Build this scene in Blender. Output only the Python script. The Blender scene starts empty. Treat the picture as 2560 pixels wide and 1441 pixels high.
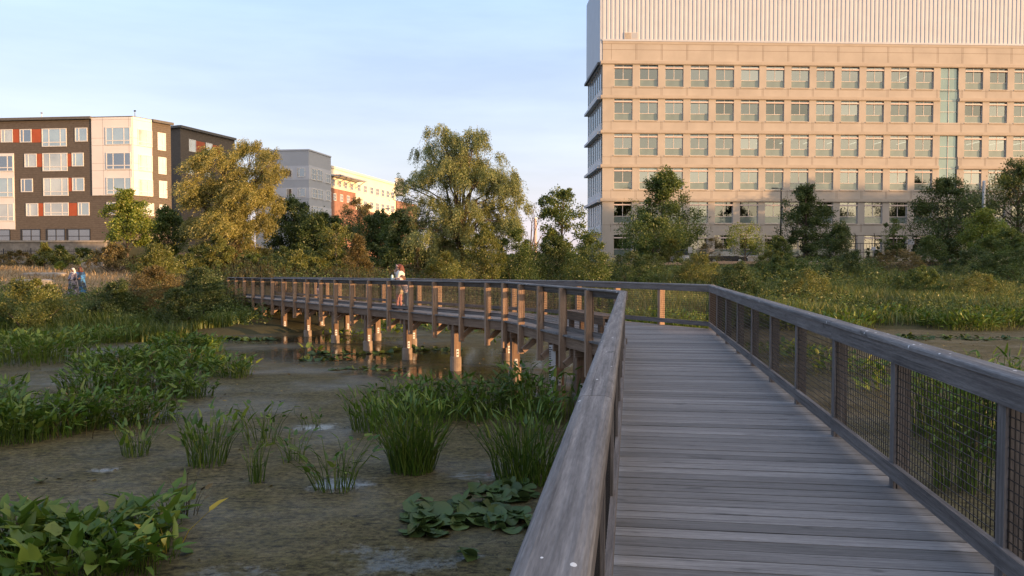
import bpy, math, random
import numpy as np
from mathutils import Vector, Matrix

# ------------------------------------------------------------------ camera, sky, sun, exposure
C = bpy.context.scene.collection
SC = bpy.context.scene
F = 2050.0
PITCH = math.atan(65.5 / F)
EYE = 3.1
WL = -.25            # water level
cam_d = bpy.data.cameras.new('camera')
cam = bpy.data.objects.new('camera', cam_d); C.objects.link(cam)
cam_d.sensor_width = 36; cam_d.lens = F / 2560 * 36
cam_d.clip_start = .05; cam_d.clip_end = 6000
cam.location = (0, 0, EYE); cam.rotation_euler = (math.pi / 2 - PITCH, 0, 0)
SC.camera = cam

SUN_AZ = math.radians(115)          # from +Y, clockwise
SUN_EL = math.radians(3.4)
SDIR = Vector((math.sin(SUN_AZ) * math.cos(SUN_EL), math.cos(SUN_AZ) * math.cos(SUN_EL), math.sin(SUN_EL)))
S2 = (math.sin(SUN_AZ), math.cos(SUN_AZ)); T2 = (-S2[1], S2[0])
W = bpy.data.worlds.new('World'); SC.world = W; W.use_nodes = True
wt = W.node_tree; wt.nodes.clear()
wo = wt.nodes.new('ShaderNodeOutputWorld'); bg = wt.nodes.new('ShaderNodeBackground')
sky = wt.nodes.new('ShaderNodeTexSky'); sky.sky_type = 'NISHITA'; sky.sun_disc = False
sky.sun_elevation = SUN_EL; sky.sun_rotation = SUN_AZ
sky.air_density = 1.0; sky.dust_density = 1.5; sky.ozone_density = 1.5
bg.inputs['Strength'].default_value = 0.15
# thin high cloud veil over the sky texture
tc = wt.nodes.new('ShaderNodeTexCoord'); mp = wt.nodes.new('ShaderNodeMapping')
mp.inputs['Scale'].default_value = (1.2, 1.0, 7.0); mp.inputs['Rotation'].default_value = (0.12, .2, 0)
ns = wt.nodes.new('ShaderNodeTexNoise'); ns.inputs['Scale'].default_value = 1.6; ns.inputs['Detail'].default_value = 6; ns.inputs['Roughness'].default_value = .55
rp = wt.nodes.new('ShaderNodeMapRange'); rp.inputs[1].default_value = .38; rp.inputs[2].default_value = .78; rp.inputs[3].default_value = .50; rp.inputs[4].default_value = .80
mx = wt.nodes.new('ShaderNodeMix'); mx.data_type = 'RGBA'
sx_ = wt.nodes.new('ShaderNodeSeparateXYZ'); wt.links.new(tc.outputs['Generated'], sx_.inputs[0])
cr_ = wt.nodes.new('ShaderNodeValToRGB'); wt.links.new(sx_.outputs[2], cr_.inputs[0])
cr_.color_ramp.elements[0].position = .0; cr_.color_ramp.elements[0].color = (.50, .43, .46, 1)
cr_.color_ramp.elements[1].position = .34; cr_.color_ramp.elements[1].color = (.30, .435, .70, 1)
e_ = cr_.color_ramp.elements.new(.12); e_.color = (.46, .49, .60, 1)
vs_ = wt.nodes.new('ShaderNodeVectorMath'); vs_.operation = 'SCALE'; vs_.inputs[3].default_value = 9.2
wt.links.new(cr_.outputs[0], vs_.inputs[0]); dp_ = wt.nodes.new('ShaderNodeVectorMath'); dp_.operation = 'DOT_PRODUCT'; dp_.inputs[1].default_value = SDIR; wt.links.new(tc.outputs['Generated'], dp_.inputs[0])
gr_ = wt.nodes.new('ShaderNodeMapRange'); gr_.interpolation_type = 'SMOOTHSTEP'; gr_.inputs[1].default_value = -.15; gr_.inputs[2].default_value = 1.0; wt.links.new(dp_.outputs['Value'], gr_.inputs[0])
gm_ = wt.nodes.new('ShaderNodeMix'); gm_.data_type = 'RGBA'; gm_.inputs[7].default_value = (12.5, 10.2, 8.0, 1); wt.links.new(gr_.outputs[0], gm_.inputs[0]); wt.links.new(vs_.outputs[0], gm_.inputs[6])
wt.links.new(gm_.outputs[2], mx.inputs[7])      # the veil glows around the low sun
wt.links.new(tc.outputs['Generated'], mp.inputs[0]); wt.links.new(mp.outputs[0], ns.inputs['Vector'])
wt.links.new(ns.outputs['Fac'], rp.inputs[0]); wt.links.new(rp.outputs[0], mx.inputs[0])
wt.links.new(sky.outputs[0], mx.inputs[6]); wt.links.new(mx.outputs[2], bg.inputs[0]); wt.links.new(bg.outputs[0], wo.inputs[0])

sun_d = bpy.data.lights.new('sun', 'SUN'); sun_d.energy = 5.0; sun_d.angle = math.radians(.6); sun_d.color = (1, .58, .28)
sun = bpy.data.objects.new('sun', sun_d); C.objects.link(sun)
sun.location = SDIR * 100; sun.rotation_euler = (-SDIR).to_track_quat('-Z', 'Y').to_euler()
SC.view_settings.view_transform = 'Standard'; SC.view_settings.look = 'None'
SC.view_settings.exposure = 0.86; SC.view_settings.gamma = 1.0
SC.cycles.use_denoising = True
SC.cycles.max_bounces = 6; SC.cycles.transparent_max_bounces = 8

# ------------------------------------------------------------------ picture-to-place helpers
def ray(px, py):
    u = (px - 1280) / F; v = (720.5 - py) / F
    return np.array([u, math.cos(PITCH) + v * math.sin(PITCH), -math.sin(PITCH) + v * math.cos(PITCH)])
def at(px, py, Y):
    r = ray(px, py); r = r / r[1] * Y
    return Vector((r[0], r[1], EYE + r[2]))
def onz(px, py, z=-.25):
    r = ray(px, py); t = (z - EYE) / r[2]
    return Vector((r[0] * t, r[1] * t, z))
def sstep(t):
    t = np.clip(t, 0, 1); return t * t * (3 - 2 * t)
SHX = [-90, -40, -25, -18, -13, -9, -4, 3, 10, 20, 30, 45, 60, 70, 140]
SHY = [30, 34, 36, 37, 38, 41, 45, 46, 44.5, 41.5, 40, 38, 25, -30, -40]
def ground(X, Y):
    X = np.asarray(X, float); Y = np.asarray(Y, float)
    d = Y - np.interp(X, SHX, SHY)
    d = np.where(X > 35, np.maximum(d, (X - 40) * 1.0 * (Y < 16)), d)
    d = np.where(Y < -16, np.maximum(d, -16 - Y), d)
    w_ = sstep((X + 6) / 8); k = 22. + 14. * w_; top = 2.6 - .25 * w_
    h = top * sstep(d / k)
    h = np.where(d < 0, np.maximum(-1.0, d * .30), h)
    h = h + .25 * np.exp(-((X + 18.0) ** 2 + (Y - 46) ** 2) / 14)
    h = h + 2.4 * sstep((Y - 84.6) / .9) * sstep((-27 - X) / 8)
    h = h + .12 * np.sin(X * .31 + 1) * np.sin(Y * .27) * sstep(d / 6) * (Y < 84)
    return h
def gz(x, y): return float(ground(x, y))

# ------------------------------------------------------------------ mesh building
class MB:
    def __init__(s): s.v = []; s.f = []; s.g = []; s.n = 0
    def hexa(s, P, L=(1, .1, .1)):
        b = len(s.v); s.v += [tuple(p) for p in P]
        o = random.random() * 50; o2 = random.random() * 50
        for i in range(8):
            s.g.append((o + L[0] * (i in (1, 2, 5, 6)), o2 + L[1] * (i in (2, 3, 6, 7)), L[2] * (i > 3) + o))
        for q in ((0, 3, 2, 1), (4, 5, 6, 7), (0, 1, 5, 4), (1, 2, 6, 5), (2, 3, 7, 6), (3, 0, 4, 7)): s.f.append([b + i for i in q])
        return s
    def box(s, x0, x1, y0, y1, z0, z1):
        dx, dy, dz = x1 - x0, y1 - y0, z1 - z0
        P = [(x0, y0, z0), (x1, y0, z0), (x1, y1, z0), (x0, y1, z0), (x0, y0, z1), (x1, y0, z1), (x1, y1, z1), (x0, y1, z1)]
        s.hexa(P, (dx, dy, dz))
        if dz > dx and dz > dy:                       # grain runs along the longest side
            for i in range(8):
                a = s.g[-8 + i]; s.g[-8 + i] = (a[2], a[0], a[1])
        elif dy > dx:
            for i in range(8):
                a = s.g[-8 + i]; s.g[-8 + i] = (a[1], a[0], a[2])
        return s
    def bar(s, p0, p1, w, h, up=(0, 0, 1)):
        p0 = Vector(p0); p1 = Vector(p1); a = (p1 - p0); L = a.length; a.normalize()
        u = Vector(up); r = a.cross(u)
        if r.length < 1e-5: r = a.cross(Vector((1, 0, 0)))
        r.normalize(); u = r.cross(a)
        r = r * w / 2; u = u * h / 2
        s.hexa([p0 - r - u, p1 - r - u, p1 + r - u, p0 + r - u, p0 - r + u, p1 - r + u, p1 + r + u, p0 + r + u], (L, w, h)); return s
    def prof(s, p0, p1, pts, up=(0, 0, 1)):
        """extrude a closed profile (right, up) from p0 to p1"""
        p0 = Vector(p0); p1 = Vector(p1); a = (p1 - p0); L = a.length; a.normalize()
        r = a.cross(Vector(up)).normalized(); u = r.cross(a); n = len(pts); b = len(s.v)
        o = random.random() * 50; per = 0; pr = []
        for i in range(n):
            pr.append(per); q = pts[(i + 1) % n]; per += math.hypot(q[0] - pts[i][0], q[1] - pts[i][1])
        for e, pp in ((0, p0), (L, p1)):
            for i, (x, z) in enumerate(pts):
                s.v.append(tuple(pp + r * x + u * z)); s.g.append((o + e, o + pts[i][0], o + z))
        for i in range(n):
            j = (i + 1) % n; s.f.append([b + i, b + j, b + n + j, b + n + i])
        s.f.append([b + i for i in range(n)][::-1]); s.f.append([b + n + i for i in range(n)]); return s
    def tube(s, pts, rad, n=6, cap=True):
        b = len(s.v); P = [Vector(p) for p in pts]; o = random.random() * 20
        ref = Vector((.31, .17, .93)); d = 0
        for i, p in enumerate(P):
            t = (P[min(i + 1, len(P) - 1)] - P[max(i - 1, 0)])
            if t.length < 1e-9: t = Vector((0, 0, 1))
            t.normalize(); r = t.cross(ref)
            if r.length < .05: r = t.cross(Vector((1, 0, 0)))
            r.normalize(); u = r.cross(t)
            if i: d += (p - P[i - 1]).length
            for k in range(n):
                a = 2 * math.pi * k / n
                s.v.append(tuple(p + (r * math.cos(a) + u * math.sin(a)) * rad[i])); s.g.append((o + d, math.cos(a) * rad[i] + o, math.sin(a) * rad[i]))
        for i in range(len(P) - 1):
            for k in range(n):
                j = (k + 1) % n
                s.f.append([b + i * n + k, b + i * n + j, b + (i + 1) * n + j, b + (i + 1) * n + k])
        if cap:
            s.f.append([b + k for k in range(n)][::-1]); e = b + (len(P) - 1) * n; s.f.append([e + k for k in range(n)])
        return s
    def ball(s, c, r, nu=10, nv=7, sx=1, sy=1, sz=1):
        pts = []; rr = []
        b = len(s.v); c = Vector(c)
        for i in range(nv + 1):
            th = math.pi * i / nv
            for k in range(nu):
                a = 2 * math.pi * k / nu
                s.v.append((c.x + r * sx * math.sin(th) * math.cos(a), c.y + r * sy * math.sin(th) * math.sin(a), c.z + r * sz * math.cos(th)))
                s.g.append((a, th, 0))
        for i in range(nv):
            for k in range(nu):
                j = (k + 1) % nu
                s.f.append([b + i * nu + k, b + (i + 1) * nu + k, b + (i + 1) * nu + j, b + i * nu + j])
        return s
    def build(s, name, m, parent=None, off=None, smooth=False):
        v = np.array(s.v, float)
        if off is not None: v = v - np.array(off, float)
        me = bpy.data.meshes.new(name); me.from_pydata([tuple(x) for x in v], [], s.f)
        at_ = me.attributes.new('gc', 'FLOAT_VECTOR', 'POINT'); at_.data.foreach_set('vector', np.array(s.g, np.float32).ravel())
        if smooth:
            me.polygons.foreach_set('use_smooth', [True] * len(me.polygons))
        me.materials.append(m); me.update()
        o = bpy.data.objects.new(name, me); C.objects.link(o)
        if parent: o.parent = parent
        return o

def npmesh(name, verts, faces, m, parent=None, smooth=False, attr=None):
    """verts (N,3); faces: list of int arrays (M,k)"""
    me = bpy.data.meshes.new(name)
    verts = np.asarray(verts, np.float32); me.vertices.add(len(verts)); me.vertices.foreach_set('co', verts.ravel())
    loops = np.concatenate([f.ravel() for f in faces]).astype(np.int32)
    tot = np.concatenate([np.full(len(f), f.shape[1]) for f in faces]).astype(np.int32)
    st = np.concatenate([[0], np.cumsum(tot)[:-1]]).astype(np.int32)
    me.loops.add(len(loops)); me.loops.foreach_set('vertex_index', loops)
    me.polygons.add(len(tot)); me.polygons.foreach_set('loop_start', st); me.polygons.foreach_set('loop_total', tot)
    if smooth: me.polygons.foreach_set('use_smooth', np.ones(len(tot), bool))
    if attr:
        for k, a in attr.items():
            d = me.attributes.new(k, 'FLOAT', 'POINT'); d.data.foreach_set('value', np.asarray(a, np.float32))
    me.update(calc_edges=True); me.materials.append(m)
    o = bpy.data.objects.new(name, me); C.objects.link(o)
    if parent: o.parent = parent
    return o

def tag(o, label, cat, group=None):
    o['label'] = label; o['category'] = cat
    if group: o['group'] = group
    return o
def thing(name, label, cat, loc=(0, 0, 0), rz=0, group=None):
    o = bpy.data.objects.new(name, None); C.objects.link(o); o.empty_display_size = .3
    o.location = loc; o.rotation_euler = (0, 0, rz)
    return tag(o, label, cat, group)
def clone(o, parent, loc=None, rot=None):
    c = o.copy(); C.objects.link(c); c.parent = parent
    if loc is not None: c.location = loc
    if rot is not None: c.rotation_euler = rot
    return c

# ------------------------------------------------------------------ materials
class NT:
    def __init__(s, name):
        s.m = bpy.data.materials.new(name); s.m.use_nodes = True; s.t = s.m.node_tree; s.t.nodes.clear()
        s.out = s.n('ShaderNodeOutputMaterial')
    def n(s, typ, **kw):
        x = s.t.nodes.new(typ)
        for k, v in kw.items():
            if isinstance(k, str) and hasattr(x, k) and k not in x.inputs: setattr(x, k, v)
            else: x.inputs[k].default_value = v
        return x
    def l(s, a, b): s.t.links.new(a, b)
    def ramp(s, fac, stops):
        r = s.n('ShaderNodeValToRGB'); e = r.color_ramp.elements
        while len(e) < len(stops): e.new(.5)
        for i, (p, c) in enumerate(stops):
            e[i].position = p; e[i].color = (*c, 1) if len(c) == 3 else c
        s.l(fac, r.inputs[0]); return r.outputs[0]
    def noise(s, vec, scale, detail=4, rough=.55):
        x = s.n('ShaderNodeTexNoise'); x.inputs['Scale'].default_value = scale; x.inputs['Detail'].default_value = detail; x.inputs['Roughness'].default_value = rough
        if vec is not None: s.l(vec, x.inputs['Vector'])
        return x.outputs['Fac']
    def mapping(s, vec, scale):
        x = s.n('ShaderNodeMapping'); x.inputs['Scale'].default_value = scale; s.l(vec, x.inputs[0]); return x.outputs[0]
    def mul(s, a, b):
        x = s.n('ShaderNodeMix', data_type='RGBA', blend_type='MULTIPLY'); x.inputs[0].default_value = 1
        s.l(a, x.inputs[6]); s.l(b, x.inputs[7]); return x.outputs[2]
    def mix(s, fac, a, b):
        x = s.n('ShaderNodeMix', data_type='RGBA')
        if isinstance(fac, float): x.inputs[0].default_value = fac
        else: s.l(fac, x.inputs[0])
        for v, i in ((a, 6), (b, 7)):
            if isinstance(v, tuple): x.inputs[i].default_value = (*v, 1)
            else: s.l(v, x.inputs[i])
        return x.outputs[2]
    def grey(s, fac, lo, hi, a=0., b=1.):
        x = s.n('ShaderNodeMapRange'); x.inputs[1].default_value = a; x.inputs[2].default_value = b; x.inputs[3].default_value = lo; x.inputs[4].default_value = hi
        s.l(fac, x.inputs[0]); return x.outputs[0]
    def bsdf(s, col, rough=.8, spec=.3, metal=0., bump=None, bs=.3, bd=.02):
        b = s.n('ShaderNodeBsdfPrincipled')
        if isinstance(col, tuple): b.inputs['Base Color'].default_value = (*col, 1)
        else: s.l(col, b.inputs['Base Color'])
        if isinstance(rough, float): b.inputs['Roughness'].default_value = rough
        else: s.l(rough, b.inputs['Roughness'])
        b.inputs['Specular IOR Level'].default_value = spec; b.inputs['Metallic'].default_value = metal
        if bump is not None:
            u = s.n('ShaderNodeBump'); u.inputs['Strength'].default_value = bs; u.inputs['Distance'].default_value = bd
            s.l(bump, u.inputs['Height']); s.l(u.outputs[0], b.inputs['Normal'])
        return b.outputs[0]
    def done(s, sh): s.l(sh, s.out.inputs[0]); return s.m
    def obj(s): return s.n('ShaderNodeTexCoord').outputs['Object']
    def isl(s): return s.n('ShaderNodeNewGeometry').outputs['Random Per Island']

def plain(name, c, rough=.7, spec=.3, var=.12, scale=3., metal=0.):
    t = NT(name); n = t.noise(t.obj(), scale, 5, .6)
    col = t.ramp(n, [(.3, tuple(x * (1 - var) for x in c)), (.7, tuple(min(1, x * (1 + var)) for x in c))])
    return t.done(t.bsdf(col, rough, spec, metal, n, .15, .01))
def wood(name, ca, cb, cc, isl=(.75, 1.2), specks=False):
    t = NT(name); a = t.n('ShaderNodeAttribute', attribute_name='gc').outputs['Vector']
    n1 = t.noise(t.mapping(a, (1.6, 42, 42)), 1.0, 6, .6)
    n2 = t.noise(t.mapping(a, (.7, 6, 6)), 1.0, 4, .6)
    mixn = t.n('ShaderNodeMath', operation='MULTIPLY_ADD'); t.l(n1, mixn.inputs[0]); mixn.inputs[1].default_value = .65
    m2 = t.n('ShaderNodeMath', operation='MULTIPLY'); t.l(n2, m2.inputs[0]); m2.inputs[1].default_value = .4; t.l(m2.outputs[0], mixn.inputs[2])
    col = t.ramp(mixn.outputs[0], [(.34, ca), (.52, cb), (.70, cc)])
    r = t.grey(t.isl(), isl[0], isl[1])
    col = t.mul(col, r)
    knots = t.noise(t.mapping(a, (3., 9, 9)), 1.0, 2)
    ck = t.noise(t.mapping(a, (1.1, 60, 60)), 1.0, 3, .5); col = t.mul(col, t.grey(ck, 1., .42, .60, .72))
    ft = t.noise(t.mapping(a, (14, 170, 170)), 1.0, 3, .6); col = t.mul(col, t.grey(ft, .78, 1.22, .3, .7))
    kd = t.grey(knots, 1., .55, .66, .74); col = t.mul(col, kd)
    if specks:
        v = t.n('ShaderNodeTexVoronoi'); v.inputs['Scale'].default_value = 9; v.inputs['Randomness'].default_value = 1; t.l(t.mapping(a, (1, 1.6, .2)), v.inputs['Vector'])
        sz = t.noise(a, 5, 2); th = t.grey(sz, .0, .16, .42, .66)
        lt = t.n('ShaderNodeMath', operation='LESS_THAN'); t.l(v.outputs['Distance'], lt.inputs[0]); t.l(th, lt.inputs[1])
        col = t.mix(lt.outputs[0], col, (.62, .60, .58))
    return t.done(t.bsdf(col, .78, .25, 0, n1, .5, .004))
def leafmat(name, a, b, c, trans=.35, big=.6, lo=.72, hi=1.3):
    t = NT(name)
    col = t.ramp(t.isl(), [(.1, a), (.55, b), (.95, c)])
    n = t.noise(t.obj(), big, 3, .5)
    col = t.mul(col, t.grey(n, lo, hi, .32, .68))
    d = t.n('ShaderNodeBsdfDiffuse'); tr = t.n('ShaderNodeBsdfTranslucent'); g = t.n('ShaderNodeBsdfGlossy'); g.inputs['Roughness'].default_value = .45
    g.inputs['Color'].default_value = (.9, .9, .9, 1)
    t.l(col, d.inputs[0]); t.l(col, tr.inputs[0])
    m = t.n('ShaderNodeMixShader'); m.inputs[0].default_value = trans; t.l(d.outputs[0], m.inputs[1]); t.l(tr.outputs[0], m.inputs[2])
    m2 = t.n('ShaderNodeMixShader'); m2.inputs[0].default_value = .03; t.l(m.outputs[0], m2.inputs[1]); t.l(g.outputs[0], m2.inputs[2])
    return t.done(m2.outputs[0])
def glass(name, tint, refl=.45, rough=.03, see=(.5, .55, .53)):
    """see-through pane with a strong mirror share"""
    t = NT(name); tr = t.n('ShaderNodeBsdfTransparent'); tr.inputs[0].default_value = (*see, 1)
    g = t.n('ShaderNodeBsdfGlossy'); g.inputs['Color'].default_value = (*tint, 1); g.inputs['Roughness'].default_value = rough
    m = t.n('ShaderNodeMixShader'); t.l(t.grey(t.n('ShaderNodeObjectInfo').outputs['Random'], refl * .6, refl * 1.4), m.inputs[0]); t.l(tr.outputs[0], m.inputs[1]); t.l(g.outputs[0], m.inputs[2])
    return t.done(m.outputs[0])
def pane(name, base, refl=.3, tint=(.9, .95, .97), rough=.04):
    """glass with a drawn blind or dark room right behind it"""
    t = NT(name); n = t.noise(t.obj(), .35, 2)
    col = t.ramp(n, [(.35, tuple(x * .75 for x in base)), (.65, tuple(x * 1.2 for x in base))])
    b = t.bsdf(col, .6, .3)
    g = t.n('ShaderNodeBsdfGlossy'); g.inputs['Color'].default_value = (*tint, 1); g.inputs['Roughness'].default_value = rough
    m = t.n('ShaderNodeMixShader'); m.inputs[0].default_value = refl; t.l(b, m.inputs[1]); t.l(g.outputs[0], m.inputs[2])
    return t.done(m.outputs[0])

M = {}
M['deck'] = wood('weathered_deck_wood', (.118, .110, .106), (.172, .163, .159), (.24, .229, .224), (.66, 1.2))
M['rail'] = wood('weathered_rail_wood', (.07, .058, .053), (.128, .111, .103), (.20, .176, .163), (.82, 1.15))
M['cap'] = wood('weathered_cap_wood', (.075, .067, .063), (.142, .130, .125), (.238, .218, .208), (.82, 1.15), True)
M['post'] = wood('brown_sunlit_post_wood', (.16, .10, .066), (.26, .175, .12), (.36, .26, .19), (.85, 1.15))  # far posts and braces: browner wood with sunlit brightness put into its colour
M['timber'] = wood('dark_timber', (.10, .062, .042), (.18, .118, .08), (.26, .18, .125), (.8, 1.15))
M['wire'] = plain('wire_metal', (.022, .019, .018), .55, .4, .1, 8., .3)
M['concrete'] = plain('footing_concrete', (.23, .18, .14), .85, .2, .25, 4.)
M['white_metal'] = plain('white_metal', (.52, .52, .53), .5, .4, .06, 5.)
M['black_mark'] = plain('black_mark', (.02, .02, .022), .6, .3, .1, 5.)
M['steel'] = plain('galvanised_steel', (.38, .39, .40), .45, .5, .08, 4., .6)
M['dark_steel'] = plain('dark_steel', (.035, .035, .038), .5, .4, .1, 4., .3)
M['precast'] = plain('precast_concrete', (.385, .345, .293), .85, .2, .10, .35)
M['precast_pale'] = plain('precast_ledge', (.38, .33, .27), .85, .2, .08, .5)
M['joint'] = plain('panel_joint', (.20, .16, .125), .9, .1)
M['frame'] = plain('window_frame_paint', (.52, .47, .42), .5, .4, .05)
M['bar'] = plain('window_bar_paint', (.58, .47, .41), .5, .4, .05)
M['spandrel'] = pane('spandrel_glass', (.15, .19, .17), .18, (.5, .55, .5))
M['office_glass'] = glass('office_glass', (.50, .52, .47), .42, .02, (.45, .47, .45))
M['curtain_glass'] = pane('curtain_wall_glass', (.10, .17, .155), .28, (.5, .6, .57))
M['side_glass'] = pane('side_wall_glass', (.12, .16, .19), .5, (.7, .78, .85))
M['blind'] = plain('window_blind', (.55, .54, .50), .8, .2, .05)
M['ceiling'] = plain('office_ceiling', (.50, .48, .45), .9, .1, .03)
M['cladding'] = plain('corrugated_metal', (.44, .46, .49), .45, .4, .05, .6)
M['cladding_side'] = plain('flat_metal_panel', (.42, .44, .47), .5, .4, .05, .6)
M['louvre'] = plain('louvre_metal', (.30, .27, .23), .6, .3)
M['dark_brick'] = None
M['white_panel'] = plain('white_wall_panel', (.66, .62, .58), .7, .3, .05, .5)
M['red_panel'] = plain('rust_red_panel', (.36, .085, .035), .7, .3, .12, 1.5)
M['apt_frame'] = plain('white_window_frame', (.62, .60, .56), .5, .4, .04)
M['apt_pane'] = pane('apartment_pane', (.26, .33, .32), .30)
M['apt_pane_dark'] = pane('dark_apartment_pane', (.05, .055, .06), .30)
M['apt_pane_pale'] = pane('curtained_pane', (.40, .42, .37), .25)
M['roof'] = plain('roof_edge', (.11, .105, .10), .8, .2)
M['grey_wall'] = plain('grey_blue_cladding', (.36, .38, .41), .75, .25, .05, .6)
M['grey_band'] = plain('pale_blue_band', (.46, .48, .52), .75, .25, .05, .6)
M['cream'] = plain('cream_cladding', (.66, .60, .47), .8, .2, .05, .4)
M['red_brick'] = plain('red_brick', (.25, .135, .10), .85, .2, .15, 1.2)
M['stone'] = plain('granite', (.27, .24, .20), .9, .2, .22, 2.5)
M['wall_stone'] = plain('retaining_stone', (.20, .18, .155), .9, .2, .3, 2.)
M['bark'] = plain('bark', (.105, .08, .06), .9, .1, .35, 5.)
M['pale_bark'] = plain('pale_bark', (.30, .24, .19), .9, .1, .3, 5.)
M['fence_wood'] = wood('fence_timber', (.20, .13, .085), (.32, .22, .15), (.42, .30, .21), (.85, 1.15))
def brick(name, c1, c2, mortar):
    t = NT(name); b = t.n('ShaderNodeTexBrick'); t.l(t.mapping(t.obj(), (1, 1, 1)), b.inputs['Vector'])
    b.inputs['Color1'].default_value = (*c1, 1); b.inputs['Color2'].default_value = (*c2, 1); b.inputs['Mortar'].default_value = (*mortar, 1)
    b.inputs['Scale'].default_value = 1.0; b.inputs['Brick Width'].default_value = .4; b.inputs['Row Height'].default_value = .13; b.inputs['Mortar Size'].default_value = .012
    return t
t = NT('dark_brick'); x = t.n('ShaderNodeSeparateXYZ'); t.l(t.obj(), x.inputs[0])
w_ = t.n('ShaderNodeMath', operation='FRACT'); m_ = t.n('ShaderNodeMath', operation='MULTIPLY'); t.l(x.outputs[2], m_.inputs[0]); m_.inputs[1].default_value = 4.2; t.l(m_.outputs[0], w_.inputs[0])
gt = t.grey(w_.outputs[0], .72, 1.08, .0, .25); nn = t.noise(t.mapping(t.obj(), (1.5, 1.5, 4)), 2., 4)
col = t.mul(t.ramp(nn, [(.3, (.082, .068, .055)), (.7, (.118, .10, .083))]), gt)
M['dark_brick'] = t.done(t.bsdf(col, .85, .2))
# leaves
M['lf_dark'] = leafmat('dark_leaves', (.040, .066, .017), (.068, .10, .025), (.115, .145, .042))
M['lf_mid'] = leafmat('green_leaves', (.055, .088, .016), (.09, .13, .025), (.145, .175, .045))
M['lf_gold'] = leafmat('golden_green_leaves', (.095, .115, .022), (.145, .165, .034), (.225, .215, .055))
M['lf_willow'] = leafmat('willow_leaves', (.175, .172, .036), (.255, .235, .06), (.37, .32, .10), .4, .45)
M['lf_willow2'] = leafmat('grey_green_willow_leaves', (.14, .165, .048), (.22, .245, .08), (.33, .335, .14), .4, .45)
M['lf_rust'] = leafmat('rusty_leaves', (.112, .082, .028), (.155, .118, .042), (.195, .165, .055))
M['lf_bright'] = leafmat('yellow_green_leaves', (.10, .15, .018), (.165, .205, .028), (.25, .26, .05))
M['grass'] = leafmat('meadow_grass', (.062, .092, .016), (.112, .142, .027), (.22, .20, .06), .3, .25, .65, 1.35)
M['marsh'] = leafmat('marsh_grass', (.055, .09, .015), (.09, .135, .021), (.16, .175, .036), .3, .3, .7, 1.3)
M['brush'] = leafmat('dark_brush', (.045, .05, .016), (.075, .07, .026), (.12, .095, .04), .3, .4)
M['dead'] = leafmat('dead_leaves', (.035, .026, .012), (.10, .075, .028), (.22, .17, .06), .2, .5)
M['dry'] = leafmat('dry_grass', (.19, .13, .065), (.27, .195, .10), (.34, .26, .15), .2, .4)
M['pick'] = leafmat('pickerelweed_leaves', (.046, .095, .011), (.078, .14, .015), (.155, .205, .030), .3, .8)
M['pick_y'] = leafmat('yellowing_pickerelweed', (.058, .11, .012), (.095, .155, .018), (.17, .20, .028), .3, .8)
M['yellow_leaf'] = leafmat('yellow_leaf', (.45, .33, .03), (.5, .38, .04), (.55, .42, .06), .25)
M['lily'] = leafmat('lily_pads', (.036, .060, .016), (.052, .085, .024), (.075, .11, .034), .15, .9)
M['stalk'] = plain('dry_stalks', (.10, .085, .05), .8, .2, .3, 3.)
# ------------------------------------------------------------------ ground, water, parking
def axis(a, b, st, far):
    c = list(np.arange(a, b + .01, st)); s = st; lo = a; hi = b; L = []; R = []
    while hi < far: s *= 1.5; lo -= s; hi += s; L.insert(0, lo); R.append(hi)
    return np.array(L + c + R)
def grid(xs, ys):
    X, Y = np.meshgrid(xs, ys); n = len(xs); m = len(ys)
    i = np.arange(n * m).reshape(m, n)
    f = np.stack([i[:-1, :-1], i[:-1, 1:], i[1:, 1:], i[1:, :-1]], -1).reshape(-1, 4)
    return X.ravel(), Y.ravel(), f
gx, gy, gf = grid(axis(-60, 75, .9, 3500), axis(-40, 104, .9, 3500))
gzz = ground(gx, gy)
dry = np.clip(sstep((-1.5 - gx) / 4) * sstep((gy - np.where(gx > -19, 53, 44)) / 3) * sstep((84 - gy) / 2), 0, 1)
dry = np.maximum(dry, .8 * np.exp(-((gy - 58) / 3.) ** 2) * (gx < 0) * (gx > -26))
t = NT('earth'); o_ = t.obj(); n1 = t.noise(o_, .5, 6, .6); n2 = t.noise(o_, 6., 4, .6)
base = t.mix(n1, (.035, .035, .018), (.085, .075, .035)); dr = t.mix(n2, (.19, .125, .06), (.33, .23, .12))
a_ = t.n('ShaderNodeAttribute', attribute_name='dry').outputs['Fac']
M['earth'] = t.done(t.bsdf(t.mix(a_, base, dr), .95, .1, 0, n2, .6, .06))
g_ = npmesh('ground', np.stack([gx, gy, gzz], 1), [gf], M['earth'], smooth=True, attr={'dry': dry}); g_['kind'] = 'structure'

wx, wy, wf = grid(axis(-32, 40, .3, 70), axis(2, 48, .3, 40))
opn = np.zeros_like(wx)
for px, py, rx, ry, k in ((930, 885, 6.5, 3.6, 1.0), (1240, 900, 4, 3, .75), (760, 850, 6, 2.4, .9), (1090, 930, 3.4, 2.0, .85), (790, 1068, .5, .4, .86), (250, 1178, .25, .2, .98), (850, 1212, .55, .4, .82),
                          (1200, 1188, .7, .35, .84), (960, 1390, .8, .5, .50), (1150, 1400, .5, .3, .6), (1010, 1420, .6, .3, .6), (1180, 1300, 1.0, .7, .6), (60, 960, 2.5, 1.2, .42), (300, 880, 3., 1.5, .4), (1290, 985, .9, .8, .8),
                          (2400, 850, 9, 3.0, .38), (2100, 930, 3, 2.0, .6), (1900, 900, 3, 2, .6), (120, 980, 2, .7, .45), (600, 1441, 1.5, .5, .45)):
    p = onz(px, py); opn = np.maximum(opn, k * np.exp(-((wx - p.x) / rx) ** 2 - ((wy - p.y) / ry) ** 2))
t = NT('pond_water'); o_ = t.obj()
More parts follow.
